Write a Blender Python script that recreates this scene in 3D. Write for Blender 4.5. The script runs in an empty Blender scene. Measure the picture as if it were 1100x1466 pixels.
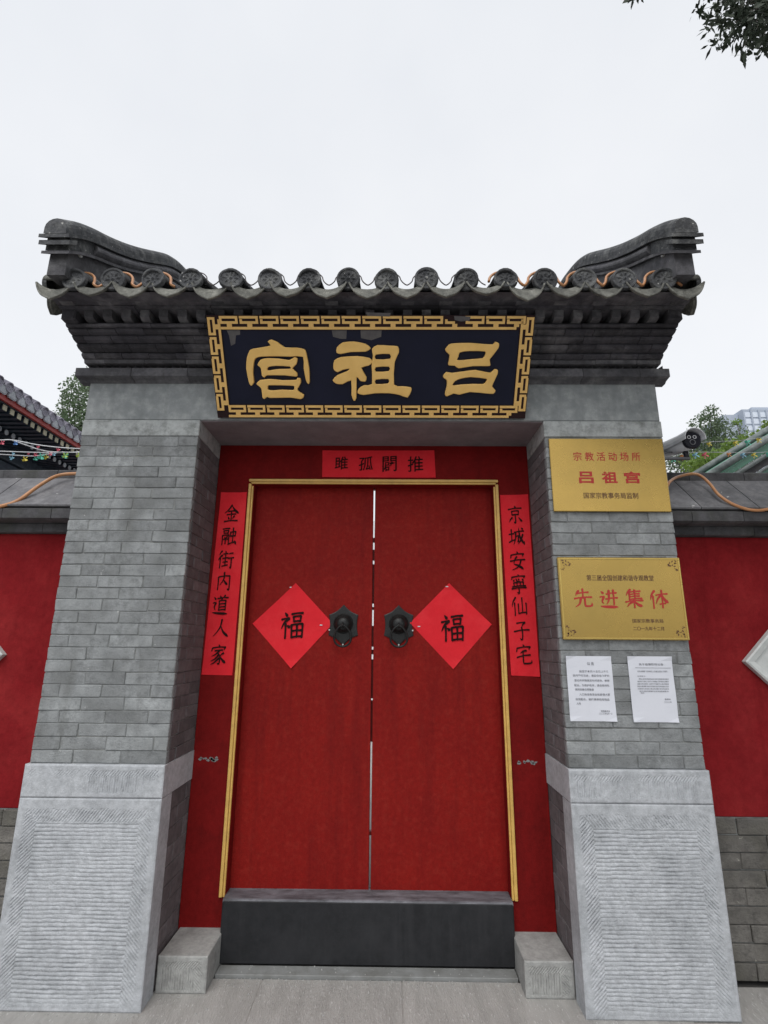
import bpy, bmesh, math, random
import numpy as np
from mathutils import Vector, Matrix, Euler
from mathutils.geometry import tessellate_polygon
R = math.radians
random.seed(7); rng = np.random.default_rng(7)
S = bpy.context.scene
col = S.collection

# ------------------------------------------------------------------ camera
CF, CP, CY, CR = 760.25, 0.2487, -0.0116, 0.0074      # focal px (of 1100 wide), pitch, yaw, roll
EYE = Vector((0, 0, 1.6))
fw = Vector((math.sin(CY)*math.cos(CP), math.cos(CY)*math.cos(CP), math.sin(CP)))
r0 = Vector((math.cos(CY), -math.sin(CY), 0)); u0 = r0.cross(fw)
rt = r0*math.cos(CR) + u0*math.sin(CR); up = -r0*math.sin(CR) + u0*math.cos(CR)
cam = bpy.data.objects.new('camera', bpy.data.cameras.new('camera')); col.objects.link(cam)
M = Matrix((rt, up, -fw)).transposed().to_4x4(); M.translation = EYE
cam.matrix_world = M
cam.data.sensor_fit = 'HORIZONTAL'; cam.data.sensor_width = 36
cam.data.lens = 36*CF/1100; cam.data.clip_start = .05; cam.data.clip_end = 3000
S.camera = cam

# ------------------------------------------------------------------ sky, sun, exposure
SUN_EL, SUN_AZ = R(55), R(190)
w = bpy.data.worlds.new('World'); S.world = w; w.use_nodes = True
nt = w.node_tree; nt.nodes.clear()
N = nt.nodes.new; L = nt.links.new
out = N('ShaderNodeOutputWorld'); add = N('ShaderNodeAddShader')
b1 = N('ShaderNodeBackground'); sky = N('ShaderNodeTexSky'); sky.sky_type = 'NISHITA'; sky.sun_disc = False
sky.sun_elevation = SUN_EL; sky.sun_rotation = SUN_AZ; sky.air_density = 1; sky.dust_density = 4
hsv = N('ShaderNodeHueSaturation'); hsv.inputs['Saturation'].default_value = .25
L(sky.outputs[0], hsv.inputs['Color']); L(hsv.outputs[0], b1.inputs[0]); b1.inputs[1].default_value = .05
b2 = N('ShaderNodeBackground'); tc = N('ShaderNodeTexCoord'); nz = N('ShaderNodeTexNoise'); cr = N('ShaderNodeValToRGB')
nz.inputs['Scale'].default_value = 1.6; nz.inputs['Detail'].default_value = 5
L(tc.outputs['Generated'], nz.inputs['Vector']); L(nz.outputs['Fac'], cr.inputs[0]); L(cr.outputs[0], b2.inputs[0])
cr.color_ramp.elements[0].position = .3; cr.color_ramp.elements[0].color = (.69, .715, .755, 1)
cr.color_ramp.elements[1].position = .72; cr.color_ramp.elements[1].color = (.82, .83, .85, 1)
L(b1.outputs[0], add.inputs[0]); L(b2.outputs[0], add.inputs[1]); L(add.outputs[0], out.inputs[0])
sl = bpy.data.lights.new('sun', 'SUN'); sl.energy = 1.3; sl.angle = R(45); sl.color = (1, .97, .93)
so = bpy.data.objects.new('sun', sl); col.objects.link(so)
so.rotation_euler = (R(90)-SUN_EL, 0, math.pi-SUN_AZ)      # light comes from over the camera's left shoulder
so.location = (-2, -4, 9)
S.view_settings.view_transform = 'Standard'; S.view_settings.look = 'None'
S.view_settings.exposure = 0; S.view_settings.gamma = 1; S.view_settings.use_curve_mapping = False

# ------------------------------------------------------------------ helpers
WP = {}
def P(u, v, Y):
    r = fw + rt*((u-550)/CF) + up*((733-v)/CF); t = Y/r.y
    return Vector((r.x*t, Y, r.z*t + 1.6))
def PZ(u, v, Z):
    r = fw + rt*((u-550)/CF) + up*((733-v)/CF); t = (Z-1.6)/r.z
    return Vector((r.x*t, r.y*t, Z))
def tag(o, label=None, cat=None, group=None, kind=None):
    for k, v in (('label', label), ('category', cat), ('group', group), ('kind', kind)):
        if v: o[k] = v
    return o
def link(o, parent=None, w=(0, 0, 0)):
    w = Vector(w); col.objects.link(o); WP[o.name] = w
    if parent is not None:
        o.parent = parent; o.location = w - WP[parent.name]
    else: o.location = w
    return o
def empty(name, loc, label, cat, group=None):
    o = bpy.data.objects.new(name, None); o.empty_display_size = .1
    link(o, None, loc); return tag(o, label, cat, group)
def mesh(name, v, f, mats, smooth=False, mi=None):
    m = bpy.data.meshes.new(name); m.from_pydata([tuple(p) for p in v], [], [tuple(q) for q in f])
    for a in (mats if isinstance(mats, (list, tuple)) else [mats]): m.materials.append(a)
    if mi is not None: m.polygons.foreach_set('material_index', mi)
    if smooth: m.shade_smooth()
    return m
def obj(name, v, f, mat, parent=None, smooth=False, mi=None):
    "world-space vertices -> object whose origin is the centre of its base"
    a = np.array([tuple(p) for p in v], float); c = (a.min(0)+a.max(0))/2; c[2] = a[:, 2].min()
    return link(bpy.data.objects.new(name, mesh(name, a-c, f, mat, smooth, mi)), parent, c)
def inst(name, me, loc, parent=None, rot=(0, 0, 0), scale=(1, 1, 1)):
    o = bpy.data.objects.new(name, me); link(o, parent, loc); o.rotation_euler = rot; o.scale = scale; return o
class MB:
    def __init__(s): s.v = []; s.f = []
    def add(s, v, f):
        n = len(s.v); s.v += [tuple(p) for p in v]; s.f += [tuple(i+n for i in q) for q in f]; return s
    def box(s, a, b, ch=0): return s.add(*cbox(a, b, ch))
    def obj(s, name, mat, parent=None, smooth=False): return obj(name, s.v, s.f, mat, parent, smooth)
def cbox(a, b, ch=0, jit=0):
    a = np.array(a, float); b = np.array(b, float)
    if ch <= 0:
        v = [(x, y, z) for z in (a[2], b[2]) for y in (a[1], b[1]) for x in (a[0], b[0])]
        return v, [(0, 2, 3, 1), (4, 5, 7, 6), (0, 1, 5, 4), (2, 6, 7, 3), (0, 4, 6, 2), (1, 3, 7, 5)]
    c = (a+b)/2; h = (b-a)/2; V = []; idx = {}
    for sx in (-1, 1):
        for sy in (-1, 1):
            for sz in (-1, 1):
                s = np.array((sx, sy, sz)); j = (rng.random(3)-.5)*2*jit
                for ax in range(3):
                    p = h - ch; p[ax] = h[ax]; idx[(sx, sy, sz, ax)] = len(V); V.append(c + s*p + j)
    F = []
    for ax in range(3):
        o1, o2 = [(1, 2), (2, 0), (0, 1)][ax]
        for sg in (-1, 1):
            q = []
            for s1, s2 in ((-1, -1), (1, -1), (1, 1), (-1, 1)):
                k = [0, 0, 0]; k[ax] = sg; k[o1] = s1; k[o2] = s2; q.append(idx[(*k, ax)])
            F.append(q if sg > 0 else q[::-1])
    for ax in range(3):                                   # edge strips along axis ax
        o1, o2 = [(1, 2), (2, 0), (0, 1)][ax]
        for s1 in (-1, 1):
            for s2 in (-1, 1):
                k0 = [0]*3; k0[o1] = s1; k0[o2] = s2; k1 = list(k0); k0[ax] = -1; k1[ax] = 1
                q = [idx[(*k0, o1)], idx[(*k1, o1)], idx[(*k1, o2)], idx[(*k0, o2)]]
                F.append(q if s1*s2 < 0 else q[::-1])
    for sx in (-1, 1):
        for sy in (-1, 1):
            for sz in (-1, 1):
                q = [idx[(sx, sy, sz, i)] for i in range(3)]; F.append(q if sx*sy*sz > 0 else q[::-1])
    return V, F
def box(name, a, b, mat, parent=None, ch=.003):
    return obj(name, *cbox(a, b, ch), mat, parent)
def tube(pts, r, n=8, closed=False, cap=True):
    pts = [Vector(p) for p in pts]; m = len(pts); V = []; F = []; prev = None
    rr = r if isinstance(r, (list, tuple)) else [r]*m
    for i, p in enumerate(pts):
        if closed: t = pts[(i+1) % m] - pts[i-1]
        else: t = pts[min(i+1, m-1)] - pts[max(i-1, 0)]
        t.normalize()
        if prev is None:
            a = t.orthogonal().normalized()
        else:
            a = (prev - t*prev.dot(t)).normalized()
        prev = a; b = t.cross(a)
        for k in range(n):
            th = 2*math.pi*k/n; V.append(p + a*math.cos(th)*rr[i] + b*math.sin(th)*rr[i])
    for i in range(m if closed else m-1):
        j = (i+1) % m
        for k in range(n): F.append((i*n+k, i*n+(k+1) % n, j*n+(k+1) % n, j*n+k))
    if cap and not closed: F.append(tuple(range(n))[::-1]); F.append(tuple((m-1)*n+k for k in range(n)))
    return V, F
def smoothpts(pts, k=6):
    pts = [Vector(p) for p in pts]; o = []
    for i in range(len(pts)-1):
        p0 = pts[max(i-1, 0)]; p1 = pts[i]; p2 = pts[i+1]; p3 = pts[min(i+2, len(pts)-1)]
        for j in range(k):
            t = j/k
            o.append(.5*((2*p1)+(p2-p0)*t+(2*p0-5*p1+4*p2-p3)*t*t+(3*p1-3*p2+p3-p0)*t**3))
    return o+[pts[-1]]
def sweep(prof, path, axis_x, cap=True):
    "prof: [(dx, dn)] closed; path: [(Y, z)] in a plane X=axis_x; dn along path normal (up)"
    V = []; F = []; n = len(prof); m = len(path)
    for i, (y, z) in enumerate(path):
        y0, z0 = path[max(i-1, 0)]; y1, z1 = path[min(i+1, m-1)]
        t = Vector((y1-y0, z1-z0)).normalized(); nn = Vector((-t.y, t.x))
        for dx, dn in prof: V.append((axis_x+dx, y+nn.x*dn, z+nn.y*dn))
    for i in range(m-1):
        for k in range(n): F.append((i*n+k, (i+1)*n+k, (i+1)*n+(k+1) % n, i*n+(k+1) % n))
    if cap: F.append(tuple(range(n))); F.append(tuple((m-1)*n+k for k in range(n))[::-1])
    return V, F
def sweepv(prof, path, axis_x):
    "like sweep but the profile hangs vertically"
    V = []; F = []; n = len(prof); m = len(path)
    for y, z in path:
        for dx, dn in prof: V.append((axis_x+dx, y, z+dn))
    for i in range(m-1):
        for k in range(n): F.append((i*n+k, (i+1)*n+k, (i+1)*n+(k+1) % n, i*n+(k+1) % n))
    F.append(tuple(range(n))); F.append(tuple((m-1)*n+k for k in range(n))[::-1]); return V, F
def xprism(prof, x0, x1):
    "prof [(y,z)] closed polygon extruded from x0 to x1"
    n = len(prof); V = [(x0, y, z) for y, z in prof]+[(x1, y, z) for y, z in prof]
    F = [(k, k+n, (k+1) % n+n, (k+1) % n) for k in range(n)]+[tuple(range(n)), tuple(range(n, 2*n))[::-1]]
    return V, F
def fix(o):
    bm = bmesh.new(); bm.from_mesh(o.data); bmesh.ops.recalc_face_normals(bm, faces=bm.faces); bm.to_mesh(o.data); bm.free(); return o

# ------------------------------------------------------------------ materials
def lin(c):
    return tuple(((x/255+.055)/1.055)**2.4 if x > 10 else x/255/12.92 for x in c)
def mat(name, c1, c2=None, rough=.85, sc=8, bump=.15, bsc=90, rand=0, dirt=None, dsc=2.5, damt=.5, metal=0, spec=.5, grime=0, gsc=30,
        fleck=None, fsc=120, fth=.68, coat=0, stretch=None, bdist=.004, streak=None, samt=.4, lucent=0):
    m = bpy.data.materials.new(name); m.use_nodes = True; t = m.node_tree; t.nodes.clear()
    N = t.nodes.new; L = t.links.new
    o = N('ShaderNodeOutputMaterial'); p = N('ShaderNodeBsdfPrincipled'); L(p.outputs[0], o.inputs[0])
    g = N('ShaderNodeNewGeometry'); vec = g.outputs['Position']
    if stretch:
        mp = N('ShaderNodeMapping'); mp.inputs['Scale'].default_value = stretch; L(vec, mp.inputs[0]); vec = mp.outputs[0]
    def noise(s, d=5, r=.6, v=None):
        n = N('ShaderNodeTexNoise'); n.inputs['Scale'].default_value = s; n.inputs['Detail'].default_value = d
        n.inputs['Roughness'].default_value = r; L(v or vec, n.inputs['Vector']); return n.outputs['Fac']
    def ramp(f, a, b):
        n = N('ShaderNodeMapRange'); n.inputs[1].default_value = a; n.inputs[2].default_value = b; L(f, n.inputs[0]); return n.outputs[0]
    def mix(f, a, b, mode='MIX'):
        n = N('ShaderNodeMix'); n.data_type = 'RGBA'; n.blend_type = mode; n.clamp_factor = True
        for i, x in ((0, f), (6, a), (7, b)):
            if hasattr(x, 'links'): L(x, n.inputs[i])
            else: n.inputs[i].default_value = x if i == 0 else (*x[:3], 1)
        return n.outputs[2]
    c2 = c2 or tuple(x*.8 for x in c1)
    c = mix(ramp(noise(sc), .3, .7), c1, c2)
    if rand:
        oi = N('ShaderNodeObjectInfo'); mr = N('ShaderNodeMapRange')
        mr.inputs[3].default_value = 1-rand; mr.inputs[4].default_value = 1+rand*.8; L(oi.outputs['Random'], mr.inputs[0])
        vm = N('ShaderNodeVectorMath'); vm.operation = 'SCALE'; L(c, vm.inputs[0]); L(mr.outputs[0], vm.inputs['Scale']); c = vm.outputs[0]
    if dirt: 
        f = ramp(noise(dsc, 8, .65), .48, .72); mm = N('ShaderNodeMath'); mm.operation = 'MULTIPLY'; L(f, mm.inputs[0]); mm.inputs[1].default_value = damt
        c = mix(mm.outputs[0], c, dirt)
    if streak:
        mp = N('ShaderNodeMapping'); mp.inputs['Scale'].default_value = (14, 14, 1.2); L(g.outputs['Position'], mp.inputs[0])
        f = ramp(noise(1, 6, .6, mp.outputs[0]), .5, .75); mm = N('ShaderNodeMath'); mm.operation = 'MULTIPLY'; L(f, mm.inputs[0]); mm.inputs[1].default_value = samt
        c = mix(mm.outputs[0], c, streak)
    if grime:
        f1 = ramp(noise(gsc, 9, .75), .32, .62); mr2 = N('ShaderNodeMapRange'); mr2.inputs[3].default_value = 1-grime; mr2.inputs[4].default_value = 1+grime*.35; L(f1, mr2.inputs[0])
        vm2 = N('ShaderNodeVectorMath'); vm2.operation = 'SCALE'; L(c, vm2.inputs[0]); L(mr2.outputs[0], vm2.inputs['Scale']); c = vm2.outputs[0]
    if fleck:
        c = mix(ramp(noise(fsc, 2), fth, fth+.04), c, fleck)
    L(c, p.inputs['Base Color'])
    p.inputs['Metallic'].default_value = metal; p.inputs['Specular IOR Level'].default_value = spec
    rr = N('ShaderNodeMapRange'); rr.inputs[3].default_value = max(rough-.1, .03); rr.inputs[4].default_value = min(rough+.1, 1)
    L(noise(sc*3), rr.inputs[0]); L(rr.outputs[0], p.inputs['Roughness'])
    p.inputs['Coat Weight'].default_value = coat
    if bump:
        b = N('ShaderNodeBump'); b.inputs['Strength'].default_value = bump; b.inputs['Distance'].default_value = bdist
        L(noise(bsc, 6, .65), b.inputs['Height']); L(b.outputs[0], p.inputs['Normal'])
    if lucent:
        tl = N('ShaderNodeBsdfTranslucent'); L(c, tl.inputs[0]); ms = N('ShaderNodeMixShader'); ms.inputs[0].default_value = lucent
        L(p.outputs[0], ms.inputs[1]); L(tl.outputs[0], ms.inputs[2]); L(ms.outputs[0], o.inputs[0])
    return m
MT = dict(
 brick=mat('grey_brick', (.25, .265, .27), (.30, .315, .322), .92, 7, .8, 100, rand=.24, dirt=(.115, .12, .118), dsc=6, damt=.8, grime=.42, gsc=24, fleck=(.42, .43, .42), fth=.735, fsc=34, bdist=.007, streak=(.16, .165, .16), samt=.4),
 jbrick=mat('jamb_brick_purplish_shade', (.115, .102, .107), (.150, .135, .141), .92, 12, .6, 110, rand=.26, dirt=(.07, .062, .066), dsc=9, damt=.7, grime=.3, gsc=26),  # purplish jamb brick, with the reveal's shade put into its darker colour
 fbrick=mat('foot_brick', (.20, .19, .175), (.12, .115, .105), .95, 6, 1, 50, rand=.25, dirt=(.07, .068, .052), dsc=4, damt=.85, grime=.45, gsc=16, bdist=.01, fleck=(.30, .29, .26), fsc=30, fth=.7),
 mortar=mat('grey_mortar', (.27, .28, .275), (.14, .145, .14), .95, 22, .5, 150),
 render=mat('grey_cement_render', (.29, .31, .315), (.23, .25, .255), .9, 5, .4, 60, dirt=(.42, .43, .42), dsc=14, damt=.4, streak=(.165, .175, .175), samt=.5, grime=.22, gsc=14),
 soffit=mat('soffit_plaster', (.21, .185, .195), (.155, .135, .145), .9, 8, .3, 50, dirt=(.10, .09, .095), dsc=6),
 lite=mat('pale_limestone', (.40, .42, .42), (.33, .35, .35), .9, 12, .5, 70, dirt=(.14, .15, .14), dsc=18, damt=.85, grime=.25, gsc=25),
 stone=mat('chiselled_bluestone', (.47, .49, .515), (.40, .42, .445), .9, 6, .7, 170, dirt=(.25, .265, .28), dsc=3.2, damt=.65, fleck=(.60, .62, .63), fth=.67, fsc=240, grime=.28, gsc=34),
 block=mat('block_stone', (.38, .385, .375), (.31, .315, .305), .9, 9, .6, 180, dirt=(.19, .19, .18), dsc=7, damt=.7, grime=.25, gsc=30),
 thresh=mat('dark_granite', (.024, .025, .028), (.016, .017, .019), .55, 22, .1, 300, spec=.2, dirt=(.036, .037, .04), dsc=3, fleck=(.13, .13, .135), fsc=380, fth=.68, streak=(.045, .046, .05), samt=.4),
 threshtop=mat('pale_granite_top', (.20, .205, .23), (.07, .07, .08), .6, 7, .3, 200, dirt=(.035, .035, .04), dsc=10, damt=.9, stretch=(1, 3, 3)),  # top face much paler than the front granite, with dark patches
 ledge=mat('ledge_stone', (.25, .26, .26), (.18, .185, .18), .9, 10, .4, 120, dirt=(.12, .12, .11), dsc=12),
 pave=mat('paving_stone', (.50, .49, .47), (.40, .39, .375), .92, 5, 1, 60, rand=.04, dirt=(.30, .29, .275), dsc=6, damt=.6, fleck=(.66, .66, .65), fth=.64, fsc=60, stretch=(2.6, .45, 1), bdist=.014),
 dirt=mat('dirt', (.17, .14, .125), (.11, .095, .085), 1, 12, .8, 60, fleck=(.3, .2, .17), fsc=50, fth=.66),
 ground=mat('ground_asphalt', (.13, .125, .12), (.10, .10, .095), .95, 3, .5, 60),
 reddoor=mat('red_door_paint', (.235, .012, .009), (.19, .009, .008), .6, 3, .25, 160, dirt=(.28, .026, .018), dsc=24, damt=.5, streak=(.13, .008, .008), samt=.6, spec=.08, grime=.2, gsc=45),
 redpan=mat('red_panel_paint', (.195, .010, .010), (.155, .008, .008), .7, 4, .25, 150, dirt=(.125, .009, .009), dsc=8, damt=.5, spec=.06, streak=(.11, .008, .008), samt=.5, grime=.2, gsc=45),
 redwall=mat('red_wall_plaster', (.225, .015, .018), (.185, .012, .015), .95, 4, .6, 90, dirt=(.30, .032, .032), dsc=1.8, damt=.6, spec=.05, streak=(.15, .010, .012), samt=.6, grime=.2, gsc=30),
 gold=mat('gold_paint', (.70, .44, .12), (.58, .36, .09), .42, 20, .2, 120, dirt=(.36, .22, .07), dsc=18, damt=.45),
 leafgold=mat('gold_leaf', (.86, .55, .17), (.76, .47, .13), .35, 12, .15, 60),
 fretgold=mat('fret_gold', (.82, .52, .17), (.70, .43, .13), .45, 20, .1, 90),
 plaque=mat('black_lacquer', (.004, .006, .020), (.007, .009, .027), .45, 4, .05, 90, spec=.22),
 fretbg=mat('maroon_lacquer', (.016, .006, .007), (.025, .008, .009), .55, 8, .1, spec=.2),
 tape=mat('old_tape', (.10, .095, .095), (.07, .065, .07), .4, 30, .2, 100),
 roof=mat('weathered_roof_tile', (.085, .088, .094), (.036, .039, .044), .85, 14, .9, 80, rand=.32, dirt=(.27, .275, .265), dsc=12, damt=.65, fleck=(.44, .44, .42), fsc=34, fth=.69, grime=.45, gsc=20, bdist=.008),
 rooflite=mat('pale_roof_tile', (.21, .21, .185), (.095, .097, .088), .9, 14, .9, 70, rand=.28, dirt=(.36, .36, .32), dsc=16, damt=.6, grime=.45, gsc=24, bdist=.008),  # paler grey-green tone for drip, pan and verge tiles
 corn=mat('dark_cornice_brick', (.066, .063, .073), (.033, .032, .040), .9, 7, .7, 90, rand=.36, dirt=(.22, .215, .225), dsc=3.6, damt=.75, grime=.45, gsc=20, bdist=.006),  # very dark brick tone for corbels, eaves and roof bed
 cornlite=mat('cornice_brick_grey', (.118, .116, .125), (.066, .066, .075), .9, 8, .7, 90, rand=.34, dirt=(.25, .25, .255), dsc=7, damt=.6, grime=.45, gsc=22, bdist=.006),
 coping=mat('coping_brick', (.19, .19, .20), (.12, .12, .13), .9, 7, .7, 90, rand=.2, dirt=(.30, .295, .30), dsc=6, damt=.55, fleck=(.5, .5, .49), fsc=26, fth=.72, grime=.35, gsc=18),
 copdark=mat('coping_dark', (.095, .094, .10), (.055, .055, .06), .9, 7, .7, 90, rand=.2, dirt=(.045, .05, .03), dsc=6, damt=.6, grime=.4, gsc=18),
 paper=mat('red_paper', (.74, .022, .033), (.64, .018, .028), .8, 4, .5, 14, spec=.2, dirt=(.78, .05, .06), dsc=7, damt=.5, bdist=.008),
 ink=mat('black_ink', (.012, .006, .006), (.022, .009, .009), .8, 30, 0, spec=.1),
 brass=mat('brass_plate', (.52, .345, .095), (.42, .285, .08), .27, 1.6, .03, 6, metal=.8, dirt=(.38, .26, .08), dsc=1.8, damt=.6, bdist=.012),
 brassedge=mat('brass_edge', (.58, .42, .12), (.5, .35, .1), .3, 12, .05, metal=.6),
 redink=mat('red_enamel', (.42, .018, .012), (.36, .014, .010), .4, 20, 0),
 brown=mat('brown_enamel', (.10, .035, .015), (.08, .03, .015), .5, 20, 0),
 white=mat('white_paper', (.66, .68, .74), (.62, .64, .70), .8, 6, .1, 20),
 print_=mat('grey_print', (.16, .165, .19), (.22, .225, .25), .8, 60, 0),
 iron=mat('dark_iron', (.024, .025, .025), (.016, .017, .017), .4, 20, .25, 90, metal=.5),
 rivet=mat('steel_rivet', (.6, .6, .58), (.5, .5, .48), .25, 20, 0, metal=.9),
 rope=mat('copper_rope_light', (.50, .235, .10), (.42, .19, .08), .4, 12, .1, 60, dirt=(.55, .36, .22), dsc=20),
 wire=mat('dark_wire', (.05, .04, .04), (.07, .05, .05), .5, 12, 0),
 bark=mat('bark', (.09, .075, .06), (.06, .05, .04), .95, 12, .8, 60),
 leafd=mat('leaf_dark_green', (.022, .036, .020), (.035, .052, .028), .7, 3, 0, rand=.1),
 leafl=mat('leaf_spring_green', (.22, .32, .06), (.14, .24, .06), .6, 1.2, 0, rand=.1, lucent=.45),
 leafg=mat('leaf_green', (.10, .16, .075), (.15, .20, .12), .6, 1.5, 0, rand=.1, lucent=.4),
 whiteplastic=mat('white_plastic', (.62, .63, .66), (.54, .55, .58), .4, 6, 0),
 blackplastic=mat('black_plastic', (.012, .012, .018), (.02, .02, .028), .25, 6, 0),
 steel=mat('grey_steel', (.20, .205, .22), (.16, .165, .18), .5, 10, .1, metal=.4),
 marble=mat('white_marble', (.60, .62, .61), (.50, .53, .52), .6, 6, .2, 60, dirt=(.42, .45, .44), dsc=14, damt=.5),
 purpletile=mat('grey_purple_tile', (.26, .25, .30), (.17, .165, .21), .7, 10, .3, 60, rand=.2),
 redwood=mat('red_timber', (.27, .022, .018), (.2, .018, .015), .5, 6, .1),
 beige=mat('painted_rafter_end', (.42, .37, .27), (.30, .29, .20), .6, 30, .1, rand=.2, dirt=(.10, .16, .12), dsc=60, damt=.8),
 pale=mat('pale_rafter_end', (.38, .40, .43), (.28, .3, .34), .6, 30, .1, rand=.2),
 bluebeam=mat('dark_blue_beam', (.012, .018, .035), (.02, .035, .05), .6, 6, .1, dirt=(.12, .16, .2), dsc=14, damt=.25),
 greytimber=mat('grey_lattice', (.14, .15, .145), (.10, .105, .10), .7, 8, .1),
 greenglaze=mat('green_glazed_tile', (.03, .15, .085), (.05, .19, .12), .25, 8, .15, 50, rand=.2, spec=.6),
 greyglaze=mat('grey_green_ridge', (.24, .275, .27), (.10, .12, .12), .5, 6, .4, 60, grime=.5, gsc=9, dirt=(.06, .09, .08), dsc=4),
 tower=mat('hazy_tower_concrete', (.42, .47, .55), (.38, .43, .51), .8, .1, 0),  # distance haze is put into this pale blue-grey colour
 glass=mat('hazy_tower_window', (.70, .76, .84), (.62, .68, .78), .2, .3, 0),  # panes paled too, haze being part of the colour
 whitewall=mat('white_courtyard_wall', (.82, .82, .84), (.78, .78, .8), .8, 3, .1),
)
for k, c in dict(yellow=(.75, .62, .08), cyan=(.10, .55, .40), blue=(.08, .25, .62), pink=(.72, .12, .18), orange=(.78, .30, .08), sky=(.25, .52, .68), lime=(.5, .68, .1)).items():
    MT['flag_'+k] = mat('flag_'+k, c, None, .5, 20, 0)
MT['cord'] = mat('white_cord', (.7, .72, .74), None, .6, 20, 0)

# ================================================================== GROUND
g = obj('ground', [(-400, -400, -.03), (400, -400, -.03), (400, 900, -.03), (-400, 900, -.03)], [(0, 1, 2, 3)], MT['ground']); g['kind'] = 'structure'
pv = obj('pavement', *cbox((-7, -5, -.028), (7, 3.11, -.004)), MT['pave']); pv['kind'] = 'structure'
xs = [-6.3, -5.1, -3.9, -2.75, -1.95, -.62, .07, 1.36, 2.0, 3.1, 4.3, 5.5, 6.7]
for r_, (ya, yb) in enumerate(((-4, -2.2), (-2.2, -.6), (-.6, 1.0), (1.0, 2.35), (2.35, 3.115))):
    sh = [0, .5, .2, .7, 0][r_]
    for i in range(len(xs)-1):
        if r_ == 4 and (xs[i] < -1.95-.01 or xs[i+1] > 1.4): continue
        box('paving_slab', (xs[i]+sh*.4+.0012, ya+.0007, -.02), (xs[i+1]+sh*.4-.0012, yb-.0012, 0+rng.random()*.001), MT['pave'], pv, .004)
for X0, X1 in ((-6.3, -1.955), (1.365, 6.7)):
    box('paving_slab', (X0, 2.353, -.02), (X1, 2.78, 0), MT['pave'], pv, .004)
yd = obj('courtyard', *cbox((-25, 3.4, -.028), (25, 60, -.008)), MT['pave']); yd['kind'] = 'structure'

# ================================================================== GATEHOUSE
YF, YD, YS = 2.865, 3.255, 2.844
XL0, XL1, XR0, XR1 = -1.797, -1.112, .888, 1.565
XC = (XL0+XR1)/2; HW = (XR1-XL0)/2
ZS, ZB, ZL, ZT = 1.023, 2.776, 2.879, 3.115
gate = empty('gatehouse', (XC, YD, 0), 'grey brick gatehouse with curved tile roof and red double doors', 'gatehouse')
_bc = {}
def brickmesh(sx, sy, sz, m, nm='brick'):
    k = (round(sx, 3), round(sy, 3), round(sz, 3), m, rng.integers(5))
    if k not in _bc:
        _bc[k] = mesh(nm, *cbox((-sx/2, 0, -sz/2), (sx/2, sy, sz/2), .0034, .0022), MT[m])
    return _bc[k]
def frontrow(x0, x1, z0, z1, y, parent, m, row, L_=.232, depth=.028, out=0, dark=0):
    "one course of bricks on a wall facing -Y"
    j = .0014; x = x0; first = True; jitter = rng.random()*.0
    lens = []
    start = L_*(.5 if row % 2 else 1)*(1 if out == 0 else 1) + (rng.random()-.5)*.05
    while x < x1-.02:
        l = start if first else L_+(rng.random()-.5)*.05
        if x1-(x+l) < .06: l = x1-x
        lens.append((x, min(x+l, x1))); x += l; first = False
    for i, (a, b) in enumerate(lens):
        dy = (rng.random()-.5)*.003
        # which ends sit on a corner: give those bricks a real return
        me = brickmesh(round(b-a-2*j, 3), depth, z1-z0-.0028, m)
        o = inst('brick', me, ((a+b)/2, y+dy, (z0+z1)/2), parent)
def siderow(x, y0, y1, z0, z1, parent, m, row, sgn):
    "bricks on a face looking along sgn*X"
    y = y0; first = True
    while y < y1-.02:
        l = (.20 if row % 2 else .10) if first else .232
        l += (rng.random()-.5)*.03
        if y1-(y+l) < .06: l = y1-y
        b = min(y+l, y1)
        me = brickmesh(round(b-y-.004, 2), .10, z1-z0-.0028, m)
        inst('brick', me, (x-sgn*(rng.random()-.5)*.0015, (y+b)/2, (z0+z1)/2), parent, rot=(0, 0, R(90)*sgn))
        y = b; first = False

# --- chiselled stone panels as real relief
def vnoise(a, b, s):
    a = a/s; b = b/s; ia = np.floor(a).astype(int); ib = np.floor(b).astype(int); fa = a-ia; fb = b-ib
    T = np.random.default_rng(3).random((257, 257)); g_ = lambda i, j: T[i % 257, j % 257]
    fa = fa*fa*(3-2*fa); fb = fb*fb*(3-2*fb)
    return (g_(ia, ib)*(1-fa)+g_(ia+1, ib)*fa)*(1-fb)+(g_(ia, ib+1)*(1-fa)+g_(ia+1, ib+1)*fa)*fb
def relief(name, x0, x1, z0, z1, y, depth, hf, m, parent, res=.0033):
    nx = int((x1-x0)/res)+1; nz = int((z1-z0)/res)+1
    X, Z = np.meshgrid(np.linspace(x0, x1, nx), np.linspace(z0, z1, nz))
    H = hf(X, Z, x0, x1, z0, z1)
    ed = np.minimum(np.minimum(X-x0, x1-X), np.minimum(Z-z0, z1-Z)); H = H - .004*np.clip(1-ed/.006, 0, 1)
    V = np.stack([X, y-H, Z], -1).reshape(-1, 3)
    i = np.arange(nz-1)[:, None]*nx+np.arange(nx-1)[None, :]
    F = np.stack([i, i+1, i+nx+1, i+nx], -1).reshape(-1, 4)
    n = len(V); ring = list(range(0, nx))+[k*nx+nx-1 for k in range(1, nz)]+[(nz-1)*nx+k for k in range(nx-2, -1, -1)]+[k*nx for k in range(nz-2, 0, -1)]
    Vb = V[ring].copy(); Vb[:, 1] = y+depth
    V = np.vstack([V, Vb]); F = F.tolist(); m_ = len(ring)
    for k in range(m_): F.append((ring[(k+1) % m_], ring[k], n+k, n+(k+1) % m_))
    F.append(tuple(range(n, n+m_))[::-1]) if False else None
    return obj(name, V, F, m, parent)
def groove(ph, sharp=1.0): return (np.abs(np.sin(ph*math.pi))**.5)
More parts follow.
